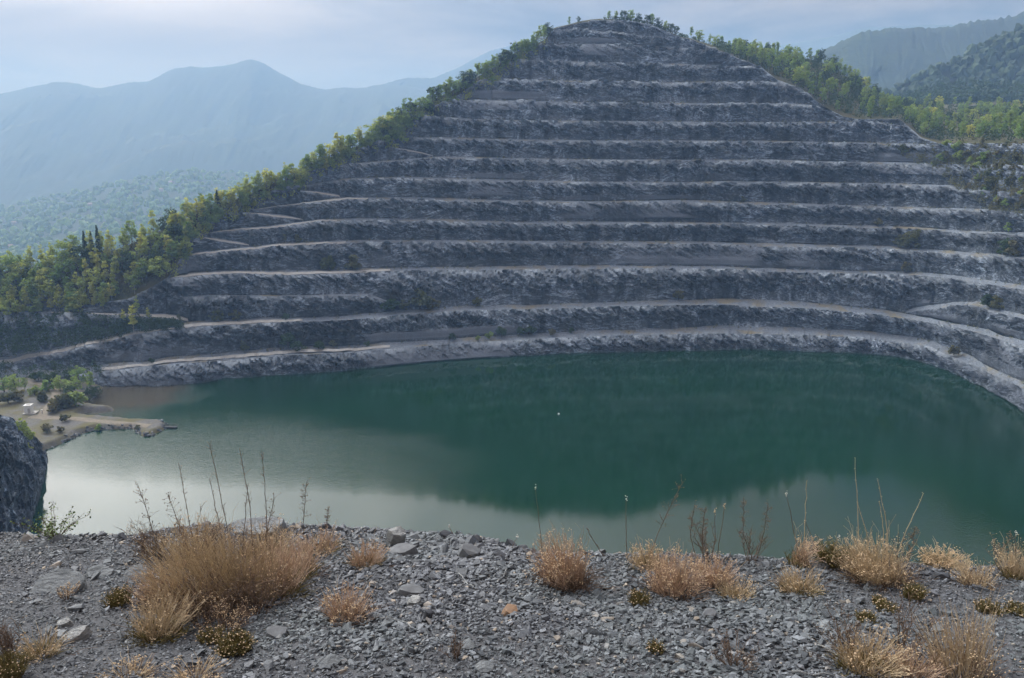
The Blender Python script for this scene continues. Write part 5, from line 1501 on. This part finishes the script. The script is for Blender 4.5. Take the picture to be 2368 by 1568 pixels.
clump(2320, 1325, 100, 90, 'thin dry twigs near the right picture edge', 'twigs', 70, 0.8, 'shrubs on the crest', 0.9)
clump(845, 1308, 98, 62, 'round reddish dry bush beside the pale pointed stone', 'pink', 14, 1.1, heads=0.3)
clump(800, 1432, 128, 92, 'pinkish dry bush in the scree right of the big thicket', 'pink', 15, 1.0, heads=0.9)
clump(545, 1508, 84, 50, 'round olive tuft below the big thicket', 'tuft', 16, 1.4, 'small tufts on the scree')
clump(490, 1482, 60, 34, 'small olive tuft left of the round one below the thicket', 'tuft', 17, 0.8, 'small tufts on the scree')
clump(275, 1400, 62, 40, 'olive tuft between the pale slab and the thicket', 'tuft', 18, 1.0, 'small tufts on the scree')
clump(155, 1392, 66, 46, 'thin dry plant growing in front of the largest pale slab', 'twigs', 19, 1.0, heads=1.0)
clump(95, 1510, 120, 66, 'low dry bush at the bottom left', 'helichrysum', 20, 0.7, heads=0.4)
clump(25, 1540, 90, 150, 'dark twiggy plant in the bottom left corner', 'twigs', 21, 1.8, heads=0.2)
clump(15, 1565, 100, 60, 'dark green tuft in the bottom left corner', 'tuft', 22, 1.0, 'small tufts on the scree')
clump(300, 1566, 140, 42, 'pale straw plant at the bottom edge, left', 'helichrysum', 23, 0.5, heads=1.2)
clump(450, 1572, 150, 46, 'pale straw plant at the bottom edge below the thicket', 'helichrysum', 24, 0.5, heads=1.2)
clump(1312, 1352, 132, 140, 'upright pink-tan bush with pale flower heads in the middle of the crest', 'pink', 25, 1.5, heads=1.6)
clump(1500, 1312, 96, 66, 'grey-brown flowering bush at the left of the right-hand group', 'helichrysum', 26, 0.9, heads=1.5)
clump(1560, 1368, 150, 110, 'largest pink-tan bush of the right-hand group', 'pink', 27, 1.3, heads=1.4)
clump(1650, 1350, 110, 76, 'tan bush right of the largest one in the right-hand group', 'pink', 28, 1.1, heads=1.0)
clump(1700, 1378, 100, 52, 'low spreading tan bush below the right-hand group', 'helichrysum', 29, 0.8, heads=0.5)
clump(1848, 1366, 110, 66, 'low tan bush under the flowering stalks on the right', 'helichrysum', 30, 1.0, heads=0.4)
clump(1845, 1312, 60, 90, 'pale pink upright plant behind the low tan bush', 'pink', 31, 0.8, heads=1.6)
clump(1930, 1312, 90, 52, 'greenish plant between two dry bushes on the right crest', 'tuft', 32, 0.8, 'small tufts on the scree')
clump(2030, 1345, 170, 110, 'widest tan bush on the right crest', 'helichrysum', 33, 1.3, heads=1.0)
clump(2000, 1320, 90, 90, 'taller dry plant at the left of the widest bush', 'helichrysum', 34, 0.6, heads=1.0)
clump(2180, 1308, 110, 46, 'pale cream flowering bush on the right crest', 'helichrysum', 35, 1.1, heads=2.6)
clump(2255, 1358, 96, 60, 'low dry bush right of the cream flowering one', 'helichrysum', 36, 0.9, heads=0.5)
clump(2345, 1338, 80, 80, 'dry bush at the right picture edge', 'helichrysum', 37, 0.9, heads=1.0)
clump(2005, 1550, 180, 110, 'olive-tan bush at the bottom right', 'helichrysum', 38, 1.1, heads=0.4)
clump(2110, 1565, 140, 80, 'tan bush between the two larger ones at the bottom right', 'pink', 39, 0.9, heads=0.6)
clump(2220, 1560, 150, 170, 'upright straw-coloured grass clump at the bottom right', 'grass', 40, 1.0, 'dry grass clumps on the scree')
clump(2250, 1540, 50, 230, 'tallest thin grass stalks at the bottom right', 'grass', 41, 0.35, 'dry grass clumps on the scree')
clump(1960, 1530, 120, 150, 'bare dark twigs rising left of the bottom right bush', 'twigs', 42, 0.9, heads=0.2)
clump(2090, 1520, 130, 190, 'bare dark twigs rising above the bottom right bush', 'twigs', 43, 0.9, heads=0.2)
for i, (u, v, w_, h_) in enumerate(((1480, 1392, 52, 34), (2110, 1388, 50, 44), (2050, 1415, 52, 26), (2000, 1440, 46, 30), (2285, 1418, 60, 32), (2350, 1420, 60, 26), (1520, 1512, 40, 34), (2030, 1395, 36, 26))):
    clump(u, v, w_, h_, ('small olive-yellow tuft below the right-hand bush group', 'small tuft below the widest bush, nearest to it', 'flat olive tuft, middle of three below the widest bush', 'small tuft, lowest of three below the widest bush',
                         'olive tuft at the right, beside the tall stalks', 'olive tuft at the right picture edge', 'tiny tuft low in the scree, right of the middle', 'tiny tuft just under the widest bush')[i], 'tuft', 50 + i, 0.7, 'small tufts on the scree')
clump(1050, 1525, 70, 80, 'small brown weed at the bottom, left of the middle', 'twigs', 60, 0.7, heads=0.3)
clump(1700, 1540, 130, 90, 'reddish brown weeds at the bottom, right of the middle', 'twigs', 61, 1.4, heads=0.3)
clump(128, 1244, 150, 92, 'small green-leaved shrub with bare branches on the left crest', 'green_shrub', 62, 1.0, 'shrubs on the crest')


def stalk(u, v, pts, label, seed, head='buds', r0=0.0036):
    """a single tall stem; pts are offsets (du, dv) in image units from the foot"""
    e, k = ground_obj('tall_stalk', u, v, label, 'plant', 'tall stalks standing against the lake')
    r = np.random.default_rng(seed)
    a = np.array([(0, 0)] + list(pts), float) * k
    t = np.linspace(0, 1, 12); s = np.linspace(0, 1, len(a))
    P = np.stack([np.interp(t, s, a[:, 0]), r.normal(0, 0.004, 12) + 0.02 * t, np.interp(t, s, -a[:, 1])], -1)
    P[1:, 0] += r.normal(0, 0.002, 11)
    link('stem', MB().tubes(P[None], np.linspace(r0, 0.0018, 12)[None], 5).mesh('stem', M_brown if head != 'grass' else M_straw), e)
    H = P[-1, 2]
    if head == 'buds':
        B = branchlets(r, P[None], 26, H * 0.05, 0.9); c = np.concatenate([B[:, -1], B[:, 1]])
        link('buds', MB().tubes(B, 0.0011).octas(c, r.uniform(0.0022, 0.0042, len(c))).mesh('buds', M_brown), e)
    elif head == 'leafy':
        B = branchlets(r, P[None], 40, H * 0.10, 0.6); c = np.repeat(B[:, -1], 2, 0) + r.normal(0, 0.004, (len(B) * 2, 3))
        link('seed_pods', MB().tubes(B, 0.0011).octas(c, r.uniform(0.003, 0.006, len(c))).mesh('seed_pods', M_brown), e)
    elif head in ('white', 'tan'):
        c = P[-1] + r.normal(0, 1, (9, 3)) * np.array([0.005, 0.004, 0.012])
        link('flower_head', MB().octas(c, r.uniform(0.003, 0.006, 9)).mesh('flower_head', M_headw if head == 'white' else M_head), e)
    else:
        c = P[-5:].repeat(3, 0) + r.normal(0, 0.003, (15, 3))
        link('seed_head', MB().octas(c, r.uniform(0.002, 0.004, 15)).mesh('seed_head', M_straw), e)


for i, a in enumerate(((540, 1300, [(-14, -150), (-28, -268)], 'leftmost of the three tallest bare stalks above the thicket', 'buds'), (588, 1320, [(2, -150), (-10, -282)], 'middle one of the three tallest bare stalks above the thicket', 'buds'),
                       (618, 1300, [(6, -120), (6, -255)], 'rightmost of the three tallest bare stalks above the thicket', 'buds'), (455, 1300, [(-8, -100), (-18, -225)], 'bare stalk left of the three tallest ones', 'buds'),
                       (520, 1300, [(-6, -100), (-18, -190)], 'shorter bare stalk just left of the tallest three', 'buds'), (372, 1310, [(-10, -90), (-30, -185)], 'twiggy stalk at the left end of the thicket', 'leafy'),
                       (440, 1310, [(-16, -90), (-32, -165)], 'twiggy stalk over the left part of the tall grass', 'leafy'), (560, 1310, [(10, -90), (26, -190)], 'slanting bare stalk between the tallest ones', 'buds'),
                       (600, 1310, [(20, -80), (42, -160)], 'slanting twiggy stalk right of the tallest three', 'leafy'), (702, 1245, [(4, -60), (13, -130)], 'single leafy seed stalk right of the thicket on the crest', 'leafy'),
                       (752, 1240, [(4, -30), (10, -60)], 'short seed stalk right of the leafy one on the crest', 'leafy'), (1256, 1300, [(-8, -80), (-18, -166)], 'thin stalk with white tip against the dark water, middle', 'white'),
                       (1180, 1282, [(6, -18), (16, -36)], 'short white-tipped stalk on the crest left of the middle bush', 'white'), (1050, 1240, [(-6, -16), (-12, -26)], 'tiny white-tipped stalk on the crest above the black blocks', 'white'),
                       (1450, 1300, [(-4, -60), (-6, -145)], 'thin stalk with pale tip left of the right-hand group', 'white'), (1400, 1292, [(-20, -30), (-42, -68)], 'leaning thin twig right of the middle bush', 'buds'),
                       (1500, 1290, [(30, -90), (66, -175)], 'pale forked twig leaning right over the water', 'leafy'), (1612, 1300, [(-18, -60), (-12, -130)], 'left one of the dark twigs over the right-hand group', 'leafy'),
                       (1625, 1300, [(-4, -70), (0, -120)], 'middle one of the dark twigs over the right-hand group', 'leafy'), (1640, 1310, [(10, -60), (6, -128)], 'pale-topped stalk in the right-hand group', 'tan'),
                       (1655, 1310, [(6, -70), (12, -136)], 'taller pale-topped stalk in the right-hand group', 'tan'), (1740, 1300, [(-24, -60), (-28, -140)], 'dark curved twig between the bush groups', 'leafy'),
                       (1750, 1300, [(10, -60), (16, -130)], 'straight dark twig between the bush groups', 'leafy'), (1850, 1300, [(-20, -80), (-40, -160)], 'stalk with white tip leaning left on the right crest', 'white'),
                       (1858, 1300, [(-4, -90), (-8, -188)], 'thin straight grass stalk beside the white-tipped one', 'grass'), (1905, 1290, [(-22, -50), (-46, -100)], 'drooping tan flower head on the right crest', 'tan'),
                       (1925, 1290, [(4, -30), (10, -64)], 'short stalk with pale tip right of the drooping one', 'white'), (1985, 1310, [(-10, -110), (-32, -248)], 'tallest grass stalk on the right crest', 'grass'),
                       (2010, 1310, [(-12, -80), (-40, -150)], 'grass stalk leaning left beside the tallest one', 'grass'), (2055, 1320, [(-16, -110), (-44, -210)], 'second tallest grass stalk on the right crest', 'grass'),
                       (2062, 1320, [(20, -90), (50, -180)], 'grass stalk leaning right on the right crest', 'grass'), (2040, 1310, [(-6, -90), (-20, -150)], 'thin grass stalk between the two tallest', 'grass'),
                       (2095, 1310, [(10, -50), (12, -90)], 'short seed stalk right of the widest bush', 'leafy'), (2290, 1320, [(18, -40), (36, -85)], 'dark twig leaning right near the right edge', 'leafy'),
                       (2345, 1330, [(-4, -60), (-8, -95)], 'pale-tipped stalk at the right edge', 'white'), (2368, 1330, [(-6, -90), (-12, -130)], 'tall pale-tipped stalk cut by the right edge', 'white'))):
    stalk(a[0], a[1], a[2], a[3], 300 + i, a[4])
# a few bleached sticks lying on the scree
for i, (pts, lab) in enumerate((([(1060, 1330), (1082, 1352), (1098, 1366)], 'curved bleached stick lying in the middle of the scree'), ([(1150, 1352), (1165, 1338), (1172, 1325)], 'short bleached stick right of the curved one'),
                                ([(2200, 1330), (2260, 1352), (2300, 1372)], 'long pale stick lying on the right scree'), ([(880, 1440), (930, 1444), (952, 1462)], 'thin curved stick below the whitish stone'),
                                ([(1890, 1500), (1950, 1530), (1985, 1548)], 'pale stick lying by the bottom right bush'), ([(1830, 1560), (1880, 1566), (1925, 1570)], 'thick grey stick at the bottom edge, right'))):
    P = np.array([fg(*p_) for p_ in pts]); P[:, 2] = fg_z(P[:, 0], P[:, 1]) + 0.03
    o = P[0].copy()
    t = np.linspace(0, 2, 9); C = np.stack([np.interp(t, [0, 1, 2], P[:, j] - o[j]) for j in range(3)], -1); C[:, 2] += 0.008 * np.sin(t * 5)
    tag(link('stick', MB().tubes(C[None], np.linspace(0.007 if i == 5 else 0.0045, 0.003, 9)[None], 5).mesh('stick', M_pale), None, o), lab, 'stick', 'sticks lying on the scree')

# stems, heads and buds too small to pick apart stay one part
for o in list(bpy.data.objects):
    if o.parent and o.name.split('.')[0] in ('flower_heads', 'seed_heads', 'seed_pods', 'buds', 'stems', 'blades', 'bent_stems', 'lower_leaves', 'twigs', 'leaves', 'flower_head', 'seed_head', 'wisps', 'litter', 'crown', 'foliage'):
        o['kind'] = 'stuff'
# things that would share a label are told apart by their order across the view
same = {}
for o in scn.objects:
    if o.parent is None and 'label' in o and o.get('category'): same.setdefault(o['label'], []).append(o)
for lab, os_ in same.items():
    if len(os_) < 2: continue
    os_.sort(key=lambda o: o.location[0] / o.location[1])
    for i, o in enumerate(os_):
        if i < len(ORDX): o['label'] = '%s, %s from the left' % (lab, ORDX[i])
